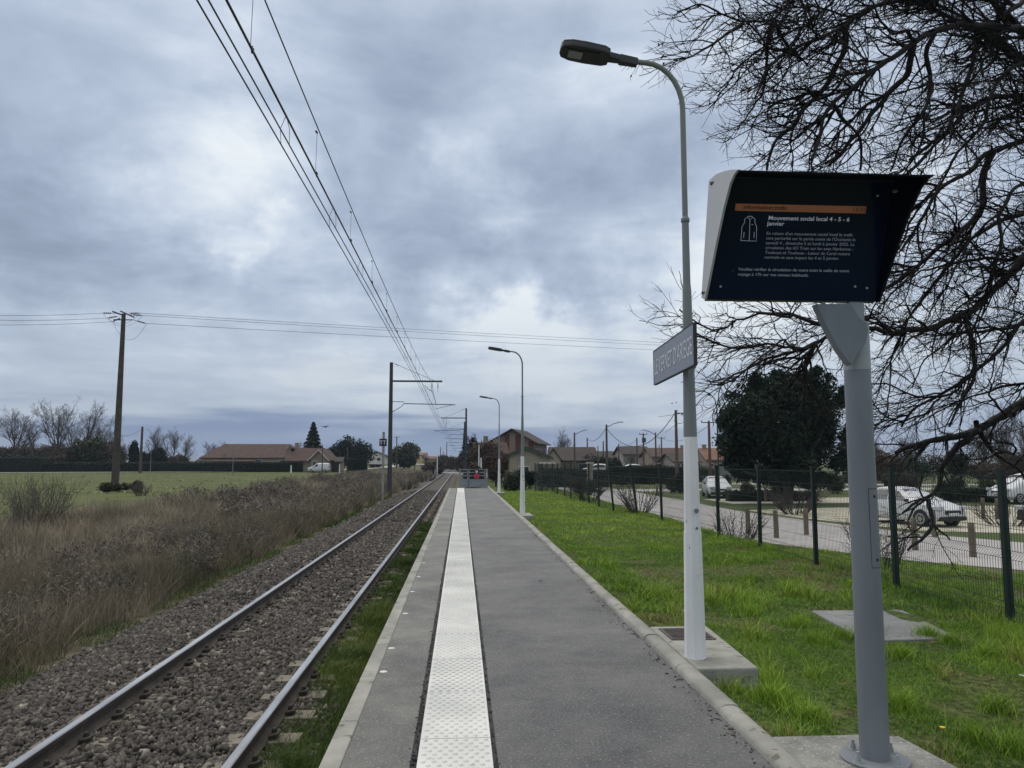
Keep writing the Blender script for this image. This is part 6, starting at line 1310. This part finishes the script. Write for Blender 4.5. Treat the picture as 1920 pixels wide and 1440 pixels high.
# ------------------------------------------------------------------ distant poles
def pole(label, px, ytop, D, mn='wood_pole', r=.13, arm=None, cross=None, box=False, grp=None, z0=None, name='utility_pole', cat='utility pole'):
    p = at(px, ytop, D); z0 = float(gz(p.x, D)) if z0 is None else z0; h = p.z-z0
    t = thing(name, label, cat, (p.x, D, z0), 0, grp); MB().lathe((0, 0, 0), [(r*1.25, -.2), (r*.8, h)], 8).build('post', mn, t)
    if arm:
        q = at(arm[0], arm[1], D)-Vector((p.x, D, z0)); mb = MB(); s0 = Vector((0, 0, h-.25*arm[2] if len(arm) > 2 else h-.3)); mid_ = s0.lerp(q, .5)+Vector((0, 0, .12*q.x if False else .08)); mb.tube([s0, mid_, q], .04, 6); mb.build('arm', 'steel', t)
        mb = MB(); mb.box((q.x, 0, q.z-.02), (.55, .22, .11)); mb.build('lamp_head', 'galv_light', t, bevel=.03)
    if cross:
        w = (lft(px+cross, D)-lft(px-cross, D))/2; mb = MB(); mb.box((0, 0, h-.12), (2*w, .09, .09)); cb_ = mb.build('crossarm', 'steel', t)
        for f in (-.95, 0, .95):
            mb = MB(); mb.lathe((w*f, 0, h-.06), [(.06, 0), (.06, .1), (.03, .16)], 8); mb.build('insulator', 'insul', cb_)
    if box: MB().box((.05, -.2, h-1.0), (.55, .4, .7)).build('transformer', 'steel', t, bevel=.05)
    return t, Vector((p.x, D, p.z))
P_ = {}
for a in (('concrete pole with a slanting lamp arm behind the low brown house', 1077, 811, 100, 'conc_pole', .12, (1098, 806)), ('short pole beside the slanting-arm lamp pole', 1101, 821, 130, 'wood_pole', .13), ('lamp pole with a long slanting arm left of the road, tallest of the group', 1137, 796, 85, 'conc_pole', .13, (1164, 791)), ('thin far pole behind the rounded garden bush', 1160, 832, 150), ('plain dark pole left of the transformer pole', 1194, 821, 120, 'wood_pole', .13), ('pole with a small crossarm and a dark transformer box', 1206, 813, 115, 'wood_pole', .13, None, 7, True), ('pole with a lamp arm pointing left beside the red roofs', 1229, 811, 100, 'conc_pole', .12, (1207, 806)), ('pole with a small crossarm just right of the left-pointing lamp arm', 1240, 820, 130, 'wood_pole', .13, None, 7), ('thin far pole between the crossarm pole and the big brown one', 1253, 839, 180), ('thin farthest pole left of the small crossarm pole', 1236, 834, 190), ('thick brown wooden pole just left of the nearest lamp post', 1267, 769, 70, 'wood_pole', .15, (1283, 777)), ('brown wooden pole with a wide crossarm right of the nearest lamp post', 1329, 790, 75, 'wood_pole', .15, None, 14), ('thin pole rising behind the flat-topped tree', 1131, 827, 120, 'wood_pole', .12), ('slim pale post beside the flat-topped tree', 1121, 836, 90, 'conc_pole', .07), ('thin concrete pole above the long hedge behind the field', 267, 800, 150, 'conc_pole', .26), ('slender post in front of the trees right of the thin pole', 284, 838, 158, 'galv', .05), ('thin pole between the two dark dome-shaped trees', 652, 838, 170, 'wood_pole', .12), ('thin pole in front of the gabled house beside the van', 605, 834, 150, 'conc_pole', .10), ('thin pole left of the pale far house', 689, 839, 210, 'conc_pole', .12), ('pole with a small crossarm right of the catenary mast', 744, 819, 190, 'wood_pole', .14, None, 4), ('thin pole inside the loose grey-green tree', 778, 838, 210, 'wood_pole', .12), ('slim pole between the masts near the rails', 826, 838, 240, 'steel', .12), ('slim pole left of the vanishing overhead line', 831, 846, 300, 'steel', .12)):
    t, top = pole(*a); P_[a[1]] = top
pole('thin grey sign mast standing alone in the green field', 438, 838, 120, 'galv', .06, name='sign_post', cat='post')
for (px, y0, D, lab, h) in ((546, 872, 150, 'white marker post before the long hedge left of the van', None), (637, 870, 152, 'white marker post right of the gabled house', None), (820, 850, 148, 'tall white post beside the level crossing', None), (1320, 0, 0, '', None)):
    if D: pole(lab, px, y0, D, 'white_paint', .10 if px != 546 else .12, name='marker_post', cat='post')
pole('white pole leaning out of the thicket behind the gate', 898, 834, 72, 'white_paint', .05, name='white_pole', cat='pole', z0=.8)
pole('short white pole in the thicket behind the gate', 902, 858, 72, 'white_paint', .07, name='white_pole', cat='pole', z0=.8)
pole('low white signal mast at the left of the level crossing', 816, 872, 149, 'white_paint', .09, name='marker_post', cat='post')
# double curved street lamp beside the evergreen
p = at(1344, 762, 50); z0 = -.95; t = thing('street_lamp', 'slim street lamp with two curved arms rising beside the round evergreen', 'street lamp', (p.x, 50, z0)); h = p.z-z0
MB().lathe((0, 0, 0), [(.07, 0), (.04, h)], 8).build('post', 'steel', t)
for pts in ([(1344, 762), (1340, 748), (1331, 738), (1318, 733)], [(1344, 762), (1347, 750), (1355, 739), (1366, 735)]):
    q = [at(a, b, 50)-Vector((p.x, 50, z0)) for a, b in pts]; MB().tube(q, .035, 7).build('arm', 'steel', t); e = q[-1]; s_ = -1 if e.x < 0 else 1
    MB().box((e.x+s_*.18, 0, e.z), (.62, .24, .13), ry=s_*.08).build('lamp_head', 'galv_light', t, bevel=.04)
# sagging cables between the poles
def cable(label, a, b, sag, r=.03, n=16): wire('cable', label, [a.lerp(b, i/n)-Vector((0, 0, sag*4*(i/n)*(1-i/n))) for i in range(n+1)], r, 'slack cables between the distant poles', 'cable')
cable('thick sagging cable from the tall lamp pole to the thick brown pole', P_[1137]-Vector((0, 0, .4)), P_[1267]-Vector((0, 0, .15)), 2.6, .035)
cable('cable dropping left from the tall lamp pole to the short pole', P_[1101]-Vector((0, 0, .1)), P_[1137]-Vector((0, 0, .3)), .9, .035)
cable('thin cable between the plain dark pole and the thin far pole', P_[1160], P_[1194]-Vector((0, 0, .2)), .7, .025)
cable('thin cable running right from the crossarm pole behind the lamp post', P_[1240]-Vector((0, 0, .1)), P_[1329]-Vector((0, 0, .4)), 1.0, .025)
cable('thin cable left of the thin pole above the long hedge', P_[267]-Vector((0, 0, .2)), Vector((lft(225, 100), 100, 3.2+1.6)), .4, .03)
# birds
for i, (px, py, D) in enumerate(((610, 801, 60), (1260, 757, 80), (1268, 755, 85))):
    p = at(px, py, D); mb = MB(); s_ = .28 if i == 0 else .12; mb.tube([(p.x-s_, D, p.z+.02), (p.x-s_*.3, D, p.z+.05), (p.x, D, p.z), (p.x+s_*.4, D, p.z+.07), (p.x+s_, D, p.z+.10)], [.01, .04, .06, .035, .008], 5)
    tag(mb.build('bird', 'plastic'), ['dark bird gliding above the far trees left of the mast', 'tiny bird in the sky left of the lamp post, lower one', 'tiny bird in the sky left of the lamp post, upper one'][i], 'bird')

# ------------------------------------------------------------------ air
hz_ = MB().bbox(-4300, 4300, -60, 4700, -8, 140).build('haze', 'concrete'); hz_.data.materials.clear()
hm = bpy.data.materials.new('haze'); hm.use_nodes = True; n_ = hm.node_tree.nodes; n_.remove(n_['Principled BSDF'])
pv = n_.new('ShaderNodeVolumePrincipled'); pv.inputs['Color'].default_value = (.72, .82, 1, 1); pv.inputs['Density'].default_value = .00018; pv.inputs['Anisotropy'].default_value = 0
hm.node_tree.links.new(pv.outputs[0], n_['Material Output'].inputs['Volume']); hz_.data.materials.append(hm); hz_['kind'] = 'stuff'; hz_['label'] = 'thin bluish air over the distant land'; hz_['category'] = 'haze'
